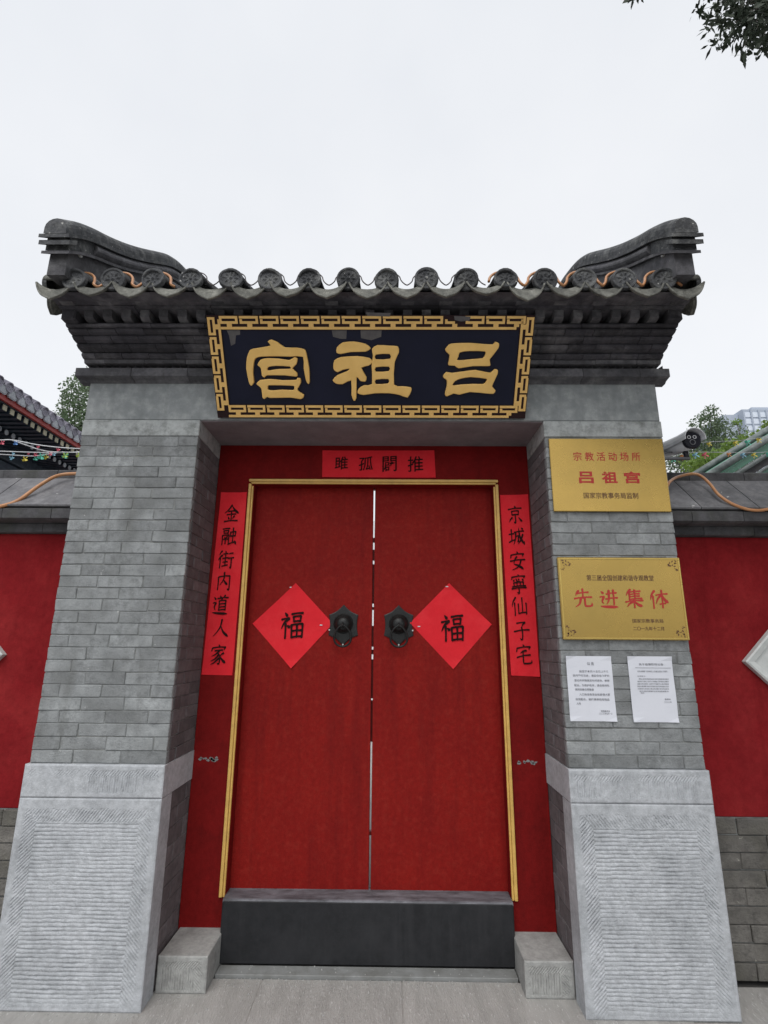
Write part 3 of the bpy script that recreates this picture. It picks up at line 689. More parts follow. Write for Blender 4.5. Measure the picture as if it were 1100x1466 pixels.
GL = dict(
 jin='p 50,95 30,70 5,50; n 50,92 70,68 97,48; h 30,60 70,63; h 22,42 78,45; v 50,62 50,8; d 30,32 37,18; p 70,34 60,18; h 8,5 92,9',
 rong='h 5,90 48,93; v 12,80 14,66; h 12,80 42,82; v 42,82 40,66; h 14,67 40,68; v 6,55 6,5; h 6,55 46,57; v 46,57 46,5; d 20,48 24,38; p 36,48 30,38; h 14,34 40,35; v 26,34 26,10; v 56,72 56,48; h 56,72 88,75; v 88,75 86,50; h 56,50 86,52; v 72,95 72,14; h 52,10 92,20; d 84,26 94,8',
 jie='p 22,95 8,72; p 25,72 2,45; v 14,58 14,5; h 32,78 60,81; v 46,92 46,55; h 28,55 64,58; h 32,35 60,38; v 46,52 46,16; h 28,14 62,20; h 70,80 92,83; h 66,55 98,58; k 84,56 84,5 76,12',
 nei='v 15,72 15,5; h 15,72 85,76; k 85,76 85,6 74,12; p 50,95 48,60 25,28; n 48,58 60,42 74,30',
 dao='d 8,90 20,78; h 5,60 22,62; p 22,60 14,40 22,22; n 5,12 35,8 98,4; d 45,97 50,86; p 76,98 68,86; h 30,82 95,86; p 60,84 54,72; v 42,70 42,22; h 42,70 82,72; v 82,72 82,22; h 44,54 80,56; h 44,38 80,40; h 42,23 82,25',
 ren='p 52,92 42,50 5,8; n 48,60 65,30 97,6',
 jia='d 48,99 54,88; v 12,82 8,68; h 12,82 90,85; p 90,85 82,70; h 28,68 74,71; p 55,68 35,52 10,42; k 42,60 60,40 58,5 46,10; p 50,45 30,28 6,18; p 56,32 30,12 8,2; p 82,56 62,42; n 60,42 78,22 98,8',
 jing='d 48,99 54,87; h 8,80 92,84; v 28,68 30,48; h 28,68 72,70; v 72,70 70,48; h 30,49 70,50; k 50,48 50,6 40,12; p 30,34 10,10; d 70,34 90,12',
 cheng='h 4,62 34,65; v 19,88 19,25; h 2,20 36,32; h 38,72 98,76; p 46,72 42,35 28,5; h 46,50 62,52; k 62,52 60,22 54,26; n 66,95 72,45 96,6; v 96,6 97,18; p 90,58 75,28 56,8; d 82,95 92,86',
 an='d 48,99 54,88; v 12,82 8,66; h 12,82 90,85; p 90,85 82,70; p 46,72 25,34; n 25,34 55,24 85,4; p 72,55 55,20 10,2; h 4,50 96,54',
 ning='d 48,99 53,90; v 12,86 8,74; h 12,86 90,88; p 90,88 84,76; d 24,74 20,64; k 36,76 44,62 64,62; d 48,78 54,70; d 72,76 80,66; v 20,56 22,38; h 20,56 80,58; v 80,58 78,38; v 40,56 40,38; v 60,56 60,38; h 10,36 92,38; h 6,26 96,29; k 50,27 50,2 38,8',
 xian='p 28,95 4,48; v 20,68 20,4; v 66,92 66,16; v 42,62 42,14; h 42,14 90,18; v 90,64 90,8',
 zi='h 22,88 72,90; p 72,90 50,66; k 50,68 54,40 50,6 36,14; h 4,48 96,52',
 zhai='d 48,99 54,88; v 12,82 8,66; h 12,82 90,85; p 90,85 82,70; p 66,68 28,56; h 8,38 88,46; k 46,60 46,12 60,6 92,8 94,22',
 fu='d 18,97 28,84; h 6,72 36,75; p 36,75 5,38; v 22,56 22,3; d 28,50 38,42; h 46,90 92,93; v 54,80 56,62; h 54,80 84,82; v 84,82 82,62; h 56,63 82,64; v 46,50 48,4; h 46,50 92,53; v 92,53 90,4; v 69,50 69,6; h 48,28 90,30; h 48,6 90,8',
 xianf='p 28,88 12,62; h 22,74 80,78; v 50,97 50,48; h 4,48 96,52; p 38,48 30,20 6,4; k 60,50 60,12 70,6 94,8 96,24',
 jinn='d 10,90 22,78; h 4,60 24,62; p 24,60 14,38 22,24; n 4,12 34,8 98,4; h 38,74 92,78; h 34,48 96,52; p 52,92 50,45 36,20; v 76,94 76,18',
 ji='p 34,98 10,66; v 26,82 26,44; d 52,98 58,90; h 28,84 86,87; h 28,72 80,74; h 28,60 80,62; h 26,46 92,49; v 56,86 56,46; h 4,34 96,38; v 50,44 50,2; p 46,34 10,8; n 54,34 92,8',
 ti='p 28,95 4,48; v 18,68 18,4; h 36,72 96,76; v 66,96 66,4; p 64,72 32,26; n 68,72 98,28; h 52,24 82,27',
)
def glyph(name, key, c, w_, h_, y, m, parent, wt=4.2, rot=0, sy=-1, label=None):
    V, F = brush(GL[key], wt); ca, sa = math.cos(rot), math.sin(rot); o = []
    for x, z, d in V:
        a = (x-50)/100*w_; b = (z-50)/100*h_; b += a*.05
        o.append((c[0]+a*ca-b*sa, y-d, c[1]+a*sa+b*ca))
    return obj(name, o, F, m, parent)
def textmesh(s, bold=0, space=1.0):
    cu = bpy.data.curves.new('t', 'FONT'); cu.body = s; cu.size = 1; cu.resolution_u = 3; cu.offset = bold; cu.space_character = space
    ob = bpy.data.objects.new('t', cu); me = bpy.data.meshes.new_from_object(ob)
    V = [tuple(v.co) for v in me.vertices]; F = [tuple(p.vertices) for p in me.polygons]
    bpy.data.objects.remove(ob); bpy.data.curves.remove(cu); bpy.data.meshes.remove(me); return V, F
def text(name, s, x0, x1, z0, z1, y, m, parent, bold=0, tiltx=0, space=1.0):
    V, F = textmesh(s, bold, space)
    if not V: print('NO GLYPHS', s); return
    a = np.array(V); lo = a.min(0); hi = a.max(0)
    o = [(x0+(v[0]-lo[0])/(hi[0]-lo[0])*(x1-x0), y, z0+(v[1]-lo[1])/(hi[1]-lo[1])*(z1-z0)+tiltx*(v[0]-lo[0])/(hi[0]-lo[0])) for v in V]
    return obj(name, o, F, m, parent)

# ================================================================== NAME BOARD (leans forward under the eaves)
PB = Vector((0, 2.85, 2.885)); PU = Vector((0, -.33, .455)).normalized(); PN = Vector((0, -.455, -.33)).normalized()
PH = .562; PX0, PX1 = -1.004, .779
def onboard(u, v):
    r = fw + rt*((u-550)/CF) + up*((733-v)/CF); t = (PB-EYE).dot(PN)/r.dot(PN); q = EYE+r*t
    return q.x, (q-PB).dot(PU)
def bp(x, u, d=0): return Vector((x, 0, 0))+Vector((0, PB.y, PB.z))+PU*u+PN*d
def bbox(mb, x0, x1, u0, u1, d0, d1, ch=0):
    V, F = cbox((x0, u0, d0), (x1, u1, d1), ch); mb.add([bp(*v) for v in V], F)
board = empty('name_board', ((PX0+PX1)/2, 2.85, 2.885), 'black lacquered name board with three gold characters and a gold key-pattern border under the eaves', 'name board')
m_ = MB(); bbox(m_, PX0, PX1, 0, PH, -.038, 0, .003); fix(m_.obj('board', MT['plaque'], board))
FB = .078
m_ = MB(); bbox(m_, PX0+.001, PX1-.001, .001, FB, .0005, .004); bbox(m_, PX0+.001, PX1-.001, PH-FB, PH-.001, .0005, .004)
bbox(m_, PX0+.001, PX0+FB, FB+.0005, PH-FB-.0005, .0005, .004); bbox(m_, PX1-FB, PX1-.001, FB+.0005, PH-FB-.0005, .0005, .004); bd = fix(m_.obj('border', MT['fretbg'], board)); bd['kind'] = 'stuff'
def strip2(pts, w_, d0, d1):
    "rectilinear ribbon (x, u) of width w_"
    V = []; F = []
    for i in range(len(pts)-1):
        (x0, u0), (x1, u1) = pts[i], pts[i+1]; h = w_/2
        e0 = h if i == 0 else h; 
        if abs(u0-u1) < 1e-6: a, b = sorted((x0, x1)); r_ = (a-h, b+h, u0-h, u0+h)
        else: a, b = sorted((u0, u1)); r_ = (x0-h, x0+h, a+h, b-h)
        n = len(V); V += [bp(r_[0], r_[2], d0), bp(r_[1], r_[2], d0), bp(r_[1], r_[3], d0), bp(r_[0], r_[3], d0), bp(r_[0], r_[2], d1), bp(r_[1], r_[2], d1), bp(r_[1], r_[3], d1), bp(r_[0], r_[3], d1)]
        F += [(n+4, n+5, n+6, n+7), (n, n+1, n+5, n+4), (n+1, n+2, n+6, n+5), (n+2, n+3, n+7, n+6), (n+3, n, n+4, n+7)]
    return V, F
def fret(a0, a1, n, mapf, skip=(), name='key_fret'):
    un = (a1-a0)/n
    for k in range(n):
        s = a0+k*un
        pts = [(0, 1), (.80, 1), (.80, .52), (.50, .52), (.50, 0), (1.38, 0), (1.38, .52), (1.02, .52), (1.02, .94)]
        if k == 0: pts = [(0, 0), (.38, 0), (.38, .52), (.02, .52), (.02, 1)]+pts[1:]
        if k in skip: pts = pts[3:]
        if k == n-1: pts = [p for p in pts if p[0] <= .81] + []
        q = [mapf(s+p[0]*un, p[1]) for p in pts]
        V, F = strip2(q, .0132, .004, .0088); o = obj(name, V, F, MT['fretgold'], board); fix(o)
fi = .012; fo = FB-.010
ww = PX1-PX0
fret(PX0+.075, PX1-.035, 15, lambda a, b: (a, PH-fo+(fo-fi)*b), skip=(11,))
fret(PX0+.075, PX1-.035, 15, lambda a, b: (a, fi+(fo-fi)*b))
fret(.016, PH-.030, 5, lambda a, b: (PX0+fi+(fo-fi)*(1-b), PH-a))
fret(.016, PH-.030, 5, lambda a, b: (PX1-fi-(fo-fi)*(1-b), PH-a))
# silvery tape remnants on the board
def patch(name, poly, m, parent, d=.0012, lab=None):
    V = [bp(*onboard(*p), d) for p in poly]; return fix(obj(name, V, [tuple(range(len(V)))], m, parent))
patch('tape_remnant', [(321, 464), (344, 465), (344, 479), (338, 480), (337, 492), (331, 495), (328, 480)], MT['tape'], board)
patch('tape_remnant', [(474, 467), (497, 467), (496, 485), (488, 485), (477, 482)], MT['tape'], board)
patch('tape_remnant', [(516, 465), (547, 466), (546, 482), (532, 487), (517, 484)], MT['tape'], board)
patch('tape_remnant', [(650, 452), (674, 453), (672, 459), (660, 460), (651, 458)], MT['tape'], board, .0095)
patch('tape_remnant', [(524, 447), (560, 448), (558, 453), (526, 452)], MT['tape'], board, .0095)
def smoothloop(p, k=2):
    n = len(p); o = []
    for i in range(n):
        p0, p1, p2, p3 = [Vector(p[(i+j) % n]) for j in (-1, 0, 1, 2)]
        d = min((p2-p1).length, 40)
        for j in range(k):
            t = j/k; c = .5*((2*p1)+(p2-p0)*t+(2*p0-5*p1+4*p2-p3)*t*t+(3*p1-3*p2+p3-p0)*t**3); l = p1.lerp(p2, t); o.append(tuple(l.lerp(c, .7)))
    return o
def carved(name, loops, conv, h=.013):
    "raised carved character: outline loops (outer first, then holes), bevelled shoulders"
    cu = bpy.data.curves.new('c', 'CURVE'); cu.dimensions = '2D'; cu.fill_mode = 'BOTH'; cu.extrude = h/2; cu.bevel_depth = .0042; cu.bevel_resolution = 2; cu.offset = -.003
    for lp in loops:
        pp = [onboard(*conv(q)) for q in smoothloop(lp)]
        s = cu.splines.new('POLY'); s.points.add(len(pp)-1); s.use_cyclic_u = True
        for i, q in enumerate(pp): s.points[i].co = (q[0], q[1], 0, 1)
    ob = bpy.data.objects.new('c', cu); me = bpy.data.meshes.new_from_object(ob)
    V = [bp(v.co.x, v.co.y, v.co.z+h/2+.003) for v in me.vertices]; F = [tuple(p.vertices) for p in me.polygons]
    bpy.data.objects.remove(ob); bpy.data.curves.remove(cu); bpy.data.meshes.remove(me)
    return obj(name, V, F, MT['leafgold'], board)
z4 = lambda p: (300+p[0]/4.783, 460+p[1]/4.783)
z5 = lambda p: (530+p[0]/4.783, 460+p[1]/4.783)
z3 = lambda p: (280+p[0]/2.157, 430+p[1]/2.157)
gong = [[(425, 125), (465, 140), (520, 178), (600, 180), (650, 190), (665, 215), (685, 320), (688, 410), (680, 425), (665, 400), (650, 320), (645, 240), (560, 238), (480, 236), (360, 238), (320, 250), (308, 280), (302, 350), (308, 415), (290, 437), (275, 410), (258, 320), (262, 250), (280, 200), (300, 188), (360, 178), (425, 165), (405, 138)],
 [(335, 295), (355, 262), (400, 252), (480, 255), (550, 265), (585, 245), (605, 255), (598, 290), (570, 320), (600, 350), (605, 365), (595, 375), (520, 366), (400, 366), (380, 380), (365, 368), (358, 320), (345, 305)], [(398, 325), (410, 308), (460, 301), (555, 306), (558, 324), (480, 326), (440, 331), (405, 336)],
 [(328, 425), (350, 402), (420, 394), (500, 402), (595, 400), (605, 387), (625, 390), (628, 420), (605, 460), (615, 480), (648, 500), (645, 518), (625, 528), (560, 518), (420, 520), (400, 512), (380, 527), (368, 515), (362, 460), (345, 440)], [(403, 445), (412, 434), (500, 434), (580, 438), (586, 452), (577, 470), (500, 467), (440, 472), (405, 467)]]
zu = [[(437, 160), (438, 145), (455, 130), (490, 127), (525, 134), (541, 147), (525, 157), (480, 158), (450, 164)],
 [(427, 205), (430, 185), (450, 175), (500, 172), (538, 178), (546, 190), (535, 200), (512, 207), (528, 236), (525, 249), (510, 247), (498, 235), (497, 300), (490, 308), (483, 290), (482, 245), (455, 257), (435, 255), (425, 245), (440, 230), (470, 218), (477, 209), (455, 213), (440, 220), (430, 214)],
 [(546, 150), (562, 138), (600, 140), (625, 142), (628, 160), (615, 190), (613, 260), (640, 265), (665, 268), (666, 278), (655, 298), (630, 290), (600, 285), (555, 285), (520, 290), (502, 285), (505, 272), (520, 262), (546, 258), (545, 200), (549, 170)],
 [(557, 166), (600, 164), (602, 180), (557, 182)], [(557, 205), (598, 203), (598, 218), (557, 220)], [(557, 243), (596, 241), (596, 256), (557, 258)]]
lu = [[(515, 190), (540, 158), (580, 150), (680, 148), (770, 155), (840, 158), (855, 140), (878, 150), (875, 180), (830, 240), (815, 260), (820, 298), (800, 303), (700, 303), (605, 318), (578, 300), (540, 299), (535, 285), (545, 230), (525, 210)], [(612, 210), (680, 200), (785, 203), (788, 225), (770, 252), (700, 258), (640, 265), (592, 265), (602, 240)],
 [(500, 372), (520, 347), (560, 352), (640, 342), (720, 332), (820, 352), (850, 327), (870, 332), (868, 360), (840, 420), (832, 445), (855, 470), (840, 492), (780, 488), (680, 480), (610, 498), (570, 490), (525, 510), (512, 495), (525, 440), (525, 400), (505, 385)], [(580, 405), (620, 388), (690, 378), (795, 390), (792, 410), (775, 428), (700, 428), (620, 432), (560, 438)]]
carved('gold_character', gong, z4); carved('gold_character', zu, z3); carved('gold_character', lu, z5)

# ================================================================== RED PAPERS
def sheet(name, corners, y, m, parent, th=.0012, nx=4, nz=14, wob=.0026, dy=0):
    "thin paper hung on a wall facing -Y; corners TL, TR, BR, BL as (x, z)"
    (ax, az), (bx, bz), (cx, cz), (dx, dz) = corners; V = []; F = []
    for L_ in (0, 1):
        for j in range(nz+1):
            t = j/nz
            for i in range(nx+1):
                s = i/nx; x = (ax*(1-s)+bx*s)*(1-t)+(dx*(1-s)+cx*s)*t; z = (az*(1-s)+bz*s)*(1-t)+(dz*(1-s)+cz*s)*t
                e = abs(2*s-1)**3; o = wob*(math.sin(t*9+s*4+ax*9)+1)*.5*e + (wob*1.6 if t in (0, 1) and s in (0, 1) else 0)
                V.append((x, y-th-o if L_ == 0 else y-.0002, z))
    n = (nx+1)*(nz+1); f = lambda i, j, L_=0: L_*n+j*(nx+1)+i
    for j in range(nz):
        for i in range(nx): F.append((f(i, j+1), f(i+1, j+1), f(i+1, j), f(i, j)))
    for j in range(nz): F.append((f(0, j), f(0, j, 1), f(0, j+1, 1), f(0, j+1))); F.append((f(nx, j), f(nx, j+1), f(nx, j+1, 1), f(nx, j, 1)))
    for i in range(nx): F.append((f(i, 0), f(i+1, 0), f(i+1, 0, 1), f(i, 0, 1))); F.append((f(i, nz), f(i, nz, 1), f(i+1, nz, 1), f(i+1, nz)))
    return obj(name, V, F, m, parent)
def xz(u, v, Y=YD): q = P(u, v, Y); return (q.x, q.z)
for lb, cs, keys, cent in (
  ('long red paper couplet with seven black characters pasted left of the doors', [(317, 705), (354, 705), (333, 967), (289, 966)], 'jin rong jie nei dao ren jia', [(332, 735), (329, 768), (324, 801), (321, 832), (316, 866), (317, 899), (313, 937)]),
  ('long red paper couplet with seven black characters pasted right of the doors', [(716, 709), (756, 708), (773, 969), (732, 967)], 'jing cheng an ning xian zi zhai', [(737.5, 737), (739.5, 768), (741, 803), (742.5, 836), (744, 868), (747, 903), (750, 937)])):
    cs = [xz(*c) for c in cs]; c0 = (sum(c[0] for c in cs)/4, min(c[1] for c in cs))
    e = empty('couplet', (c0[0], YD, c0[1]), lb, 'couplet', 'spring couplets beside the doors'); sheet('paper', cs, YD, MT['paper'], e)
    for k_, q in zip(keys.split(), cent):
        c = xz(*q); glyph('character', k_, c, .098, .118, YD-.0050, MT['ink'], e, 3.8, rot=R(-1 if c[0] < 0 else 1))
cs = [xz(462, 645), xz(622, 645), xz(624, 684), xz(461.5, 683)]
e = empty('door_banner', (-.076, YD, 2.655), 'short horizontal red paper banner with four characters above the doors', 'banner')
sheet('paper', cs, YD, MT['paper'], e, nx=12, nz=4)
for ch, (u, v), w_, h_ in (('雎', (489, 664), .085, .088), ('孤', (524, 664.5), .090, .094), ('闢', (558, 665), .092, .105), ('推', (595, 665), .100, .105)):
    c = xz(u, v); text('character', ch, c[0]-w_/2, c[0]+w_/2, c[1]-h_/2, c[1]+h_/2, YD-.0050, MT['ink'], e, bold=.004, tiltx=.006)
for i, cs in enumerate(([(424, 835), (477, 893), (417, 957), (362, 893)], [(643, 835), (704, 894), (649, 958), (587, 892)])):
    pts = [xz(*c, DY) for c in cs]; cx = (pts[0][0]+pts[2][0])/2; cz = (pts[1][1]+pts[3][1])/2
    e = empty('fortune_paper', (cx, DY, cz-.25), 'red diamond paper with a black fortune character on the %s door leaf' % ('left', 'right')[i], 'paper diamond', 'red diamond papers on the door leaves')
    sheet('paper', pts, DY, MT['paper'], e, nx=6, nz=6, wob=.004)
    c = xz(*((419, 895), (648, 899))[i], DY); glyph('character', 'fu', c, .150, .165, DY-.0058, MT['ink'], e, 4.2)
    for q in ((445, 842) if False else ((417, 841), (460, 895)), ((640, 840), (600, 897)))[i]:
        v_ = xz(*q, DY); b_ = MB(); b_.box((v_[0]-.008, DY-.0062, v_[1]-.003), (v_[0]+.008, DY-.0052, v_[1]+.003), .0002); b_.obj('tape', MT['whiteplastic'], e)

# ================================================================== BRASS PLATES AND NOTICES ON THE RIGHT PIER
def plate(name, lb, x0, x1, z0, z1, th=.014):
    e = empty(name, ((x0+x1)/2, YF, z0), lb, 'brass plate', 'brass plates on the right pier')
    box('plate', (x0, YF-.004-th, z0), (x1, YF-.0036, z1), MT['brass'], e, .003); return e, YF-.004-th
e, y = plate('brass_plate', 'upper brass plate with red and black lettering, plain edged, on the right pier', .906, 1.552, 2.332, 2.762)
def tx(s, u0, u1, v0, v1, m, bold=0, name='inscription', space=1.0, Y=None):
    a = P(u0, v0, Y or y); b = P(u1, v1, Y or y); z0, z1 = sorted((a.z, b.z)); x0 = P(u0, (v0+v1)/2, Y or y).x; x1 = P(u1, (v0+v1)/2, Y or y).x
    text(name, s, x0, x1, z0, z1, (Y or y)-.0012, MT[m], e, bold=bold, space=space)
tx('宗 教 活 动 场 所', 821, 917, 647, 660, 'redink', .008)
for ch, u0, u1 in (('吕', 829, 850), ('祖', 862, 884), ('宫', 894, 917)): tx(ch, u0, u1, 675, 692, 'redink', .03, 'character')
tx('国家宗教事务局监制', 836, 914, 705, 714, 'brown', .006)
e, y = plate('brass_plate', 'lower brass plate with raised rim and four large red characters, on the right pier', .903, 1.557, 1.643, 2.076, .020)
mb = [((.907, y-.003, 1.647), (.915, y+.001, 2.072)), ((1.545, y-.003, 1.647), (1.553, y+.001, 2.072)), ((.9155, y-.003, 2.064), (1.5445, y+.001, 2.072)), ((.9155, y-.003, 1.647), (1.5445, y+.001, 1.655))]
for a, b in mb: box('rim', a, b, MT['brassedge'], e, .001)
tx('第三届全国创建和谐寺观教堂', 840, 936, 823, 832, 'brown', .006)
for k_, (u, v) in zip(('xianf', 'jinn', 'ji', 'ti'), ((835, 856), (872, 857), (908, 857), (944, 858))):
    q = P(u, v, y); glyph('character', k_, (q.x, q.z), .098, .100, y-.0012, MT['redink'], e, 4.6)
tx('国家宗教事务局', 906, 950, 886, 892, 'brown', .006); tx('二〇一九年十二月', 907, 951, 897, 903, 'brown', .01)
for cx, cz, sx, sz in ((.935, 2.045, 1, -1), (1.525, 2.045, -1, -1), (.935, 1.674, 1, 1), (1.525, 1.674, -1, 1)):   # engraved corner scrolls
    b_ = MB()
    for k in range(13):
        t = k/12; r_ = .004+.034*abs(math.sin(t*5)); a = t*math.pi/2
        for ox, oz, s in ((r_*math.cos(a)*1.3, r_*math.sin(a)*1.3, .0022+.002*rng.random()),):
            x = cx-.012*sx+sx*ox; z = cz-.012*-sz*-1+sz*oz*1.0; ang = rng.random()*3
            b_.add([(x+s*2.2*math.cos(ang), y-.0007, z+s*2.2*math.sin(ang)), (x+s*math.cos(ang+1.6), y-.0007, z+s*math.sin(ang+1.6)), (x-s*2.2*math.cos(ang), y-.0007, z-s*2.2*math.sin(ang)), (x-s*math.cos(ang+1.6), y-.0007, z-s*math.sin(ang+1.6))], [(3, 2, 1, 0)])
    o = b_.obj('corner_scroll', MT['brown'], e); o['kind'] = 'stuff'
def lines(e, u0, u1, rows, m='print_'):
    "rows of small print: (left px, right px, y px, height px, text)"
    for a, b, v, h, s in rows:
        q0 = P(a, v, YF); q1 = P(b, v, YF); hh = h*.0039
        text('printed_line', s, q0.x, q1.x, q0.z-hh/2, q0.z+hh/2, YF-.0072, MT[m], e, bold=.01)
e = empty('notice', (1.03, YF, 1.244), 'white paper notice with larger print, left sheet under the brass plates', 'paper notice', 'white notices on the right pier')
sheet('paper', [(.914, 1.561), (1.146, 1.561), (1.147, 1.244), (.913, 1.244)], YF-.004, MT['white'], e, wob=.003)
lines(e, 0, 0, [(840, 850, 950, 4, '公 告'), (829, 871, 961, 3, '兹定于本月十五日上午在'), (820, 872, 967, 3, '宫内举行法会，请各位信众提前'), (822, 872, 974, 3, '登记并按照规定时间进场，谢谢'), (822, 872, 981, 3, '配合。为维护秩序，请自觉排队'), (823, 850, 987, 3, '保持安静文明敬香'), (829, 873, 994, 3, '入口处设有安全检查请大家'), (824, 872, 1001, 3, '自觉配合，谢绝携带危险物品'), (825, 831, 1007, 3, '入内'), (860, 873, 1018, 2.4, '管理委员会'), (857, 876, 1021.5, 2.4, '二〇二〇年五月一日')])
e = empty('notice', (1.344, YF, 1.242), 'white paper notice with ruled heading and fine print, right sheet under the brass plates', 'paper notice', 'white notices on the right pier')
sheet('paper', [(1.231, 1.562), (1.458, 1.562), (1.457, 1.242), (1.230, 1.242)], YF-.004, MT['white'], e, wob=.003)
lines(e, 0, 0, [(914, 949, 951, 3, '关于疫情防控公告'), (912, 955, 961, 2.2, '各位信教群众和来访人员请注意以下事项'), (912, 924, 968, 1.8, '各位信众：'), (914, 957, 972, 1.8, '根据上级有关要求结合本场所实际情况现将事项'), (912, 957, 975.5, 1.8, '通知如下请进入场所人员佩戴口罩并配合测量体'), (912, 957, 979, 1.8, '温登记信息保持一定距离不聚集不扎堆文明敬香'), (912, 957, 982.5, 1.8, '敬请大家理解支持共同维护良好秩序感谢各位信'), (912, 957, 986, 1.8, '众的配合与支持祝大家身体健康平安吉祥如意谢'), (915, 957, 989.5, 1.8, '谢大家的理解与支持谢谢配合'), (917, 922, 992, 1.8, '特此'), (951, 960, 1001, 2, '管理处'), (950, 961, 1005, 2, '二〇二〇年')])
q0 = P(909, 956, YF); q1 = P(960, 956, YF); b_ = MB(); b_.box((q0.x, YF-.0074, q0.z-.0008), (q1.x, YF-.007, q0.z+.0008)); b_.obj('ruled_line', MT['print_'], e)

# ================================================================== BOUNDARY WALLS
WY = 3.15
for side in (0, 1):
    xa, xb = ((-7.0, XL0-.003), (XR1+.003, 7.0))[side]; nm = ('left', 'right')[side]
    wl = empty('boundary_wall', ((xa+xb)/2, WY+.15, 0), 'red plastered wall with grey brick foot and coping %s of the gatehouse' % nm, 'wall', 'walls running out from the gatehouse')
    z0 = .742 if side == 0 else .738
    box('plaster', (xa, WY, z0), (xb, WY+.4, 2.252), MT['redwall'], wl, .002)
    box('wall_core', (xa, WY+.005, 0), (xb, WY+.4, z0-.002), MT['mortar'], wl, .002)
    near = XL0-.003 if side == 0 else XR1+.003; s = -1 if side == 0 else 1
    rows = 9; hz = (z0-.004)/rows
    for r_ in range(rows):                                            # big rough bricks of the wall foot
        x = near; first = True; k = 0
        while abs(x-near) < 1.5:
            l = (.14 if r_ % 2 else .27) if first else .27+(rng.random()-.5)*.05
            a, b = sorted((x, x+s*l)); me = brickmesh(round(l-.005, 2), .1, hz-.006, 'fbrick')
            inst('brick', me, ((a+b)/2, WY-.008+(rng.random()-.5)*.007, (r_+.5)*hz), wl); x += s*l; first = False
        a, b = sorted((x, (xa, xb)[side])); 
    a, b = sorted((near+s*1.5+s*.35, (xa, xb)[side])); box('wall_foot', (a, WY-.015, 0), (b, WY+.05, z0-.004), MT['fbrick'], wl, .003)
    def run(name, prof, m, L_, dy=.002, off=0):
        x = near; i = 0
        while abs(x-near) < 5.1:
            l = L_*(off if i == 0 and off else 1)*(1+(rng.random()-.5)*.06); i += 1
            a, b = sorted((x+s*.002, x+s*(l-.002))); d = (rng.random()-.5)*2*dy; e_ = (rng.random()-.5)*dy
            fix(obj(name, *xprism([(y_+d, z_+e_) for y_, z_ in prof], a, b), MT[m], wl)); x += s*l
    run('cornice_brick', [(3.4, 2.254), (3.105, 2.254), (3.098, 2.262), (3.098, 2.306), (3.4, 2.306)], 'copdark', .29)
    run('cornice_brick', [(3.4, 2.309), (3.02, 2.309), (2.998, 2.318), (2.996, 2.372), (3.02, 2.384), (3.4, 2.384)], 'copdark', .30, off=.6)
    run('coping_slab', [(3.03, 2.386), (3.000, 2.390), (2.996, 2.398), (3.25, 2.640), (3.30, 2.640)], 'coping', .34, .003, off=.7)
    run('ridge_brick', [(3.262, 2.625), (3.262, 2.695), (3.27, 2.702), (3.44, 2.702), (3.44, 2.625)], 'copdark', .36)
    run('coping_slab', [(3.68, 2.386), (3.71, 2.398), (3.46, 2.640), (3.40, 2.640)], 'coping', .34, .003)
    box('wall_core', (xa, 3.15, 2.253), (xb, 3.55, 2.384), MT['copdark'], wl, .002)
# white carved diamonds set in the walls
for side, tip, lb in ((1, P(1062, 947, WY), 'white marble framed diamond set in the right red wall'), (0, P(10, 937, WY), 'white marble framed diamond set in the left red wall')):
    hd = .34; s = 1 if side else -1; cx = tip.x+s*hd; cz = tip.z
    e = empty('wall_diamond', (cx, WY, cz-hd), lb, 'marble diamond', 'white diamonds on the boundary walls')
    def dia(h, y): return [(cx-h, y, cz), (cx, y, cz-h), (cx+h, y, cz), (cx, y, cz+h)]
    o_ = [dia(hd, WY-.001), dia(hd, WY-.035), dia(hd-.012, WY-.040), dia(hd-.055, WY-.030), dia(hd-.062, WY-.012)]
    for k in range(4):
        V = [q[k] for q in o_]+[q[(k+1) % 4] for q in o_]; F = [(i, i+1, i+6, i+5) for i in range(4)]+[(0, 1, 2, 3, 4), (9, 8, 7, 6, 5), (0, 5, 9, 4)]
        fix(obj('frame_piece', V, F, MT['marble'], e))
    V = dia(hd-.0625, WY-.012)+dia(hd-.0625, WY-.001); fix(obj('panel', V, [(0, 1, 2, 3), (4, 7, 6, 5), (0, 4, 5, 1), (1, 5, 6, 2), (2, 6, 7, 3), (3, 7, 4, 0)], MT['marble'], e))
def ropepx(name, lb, px, Ys, r, m, cat, grp=None, k=6, n=8):
    pts = smoothpts([P(u, v, y_) for (u, v), y_ in zip(px, Ys)], k); v, f = tube(pts, r, n); return tag(obj(name, v, f, MT[m], None, True), lb, cat, grp)
ropepx('rope_light', 'copper coloured rope light drooping over the left wall coping', [(112, 678), (92, 679), (75, 684), (52, 698), (30, 714), (12, 722), (-12, 725), (-60, 716), (-120, 690)], [3.20, 3.20, 3.15, 3.08, 3.035, 3.01, 3.0, 3.03, 3.12], .011, 'rope', 'rope light')
ropepx('rope_light', 'copper coloured rope light drooping over the right wall coping', [(956, 696), (959, 690), (970, 683), (990, 678.5), (1003, 681), (1016, 692), (1030, 709), (1050, 722), (1075, 730), (1100, 729), (1140, 718), (1200, 690)], [3.05, 3.08, 3.16, 3.20, 3.18, 3.12, 3.04, 3.0, 2.99, 2.99, 3.03, 3.12], .009, 'rope', 'rope light')
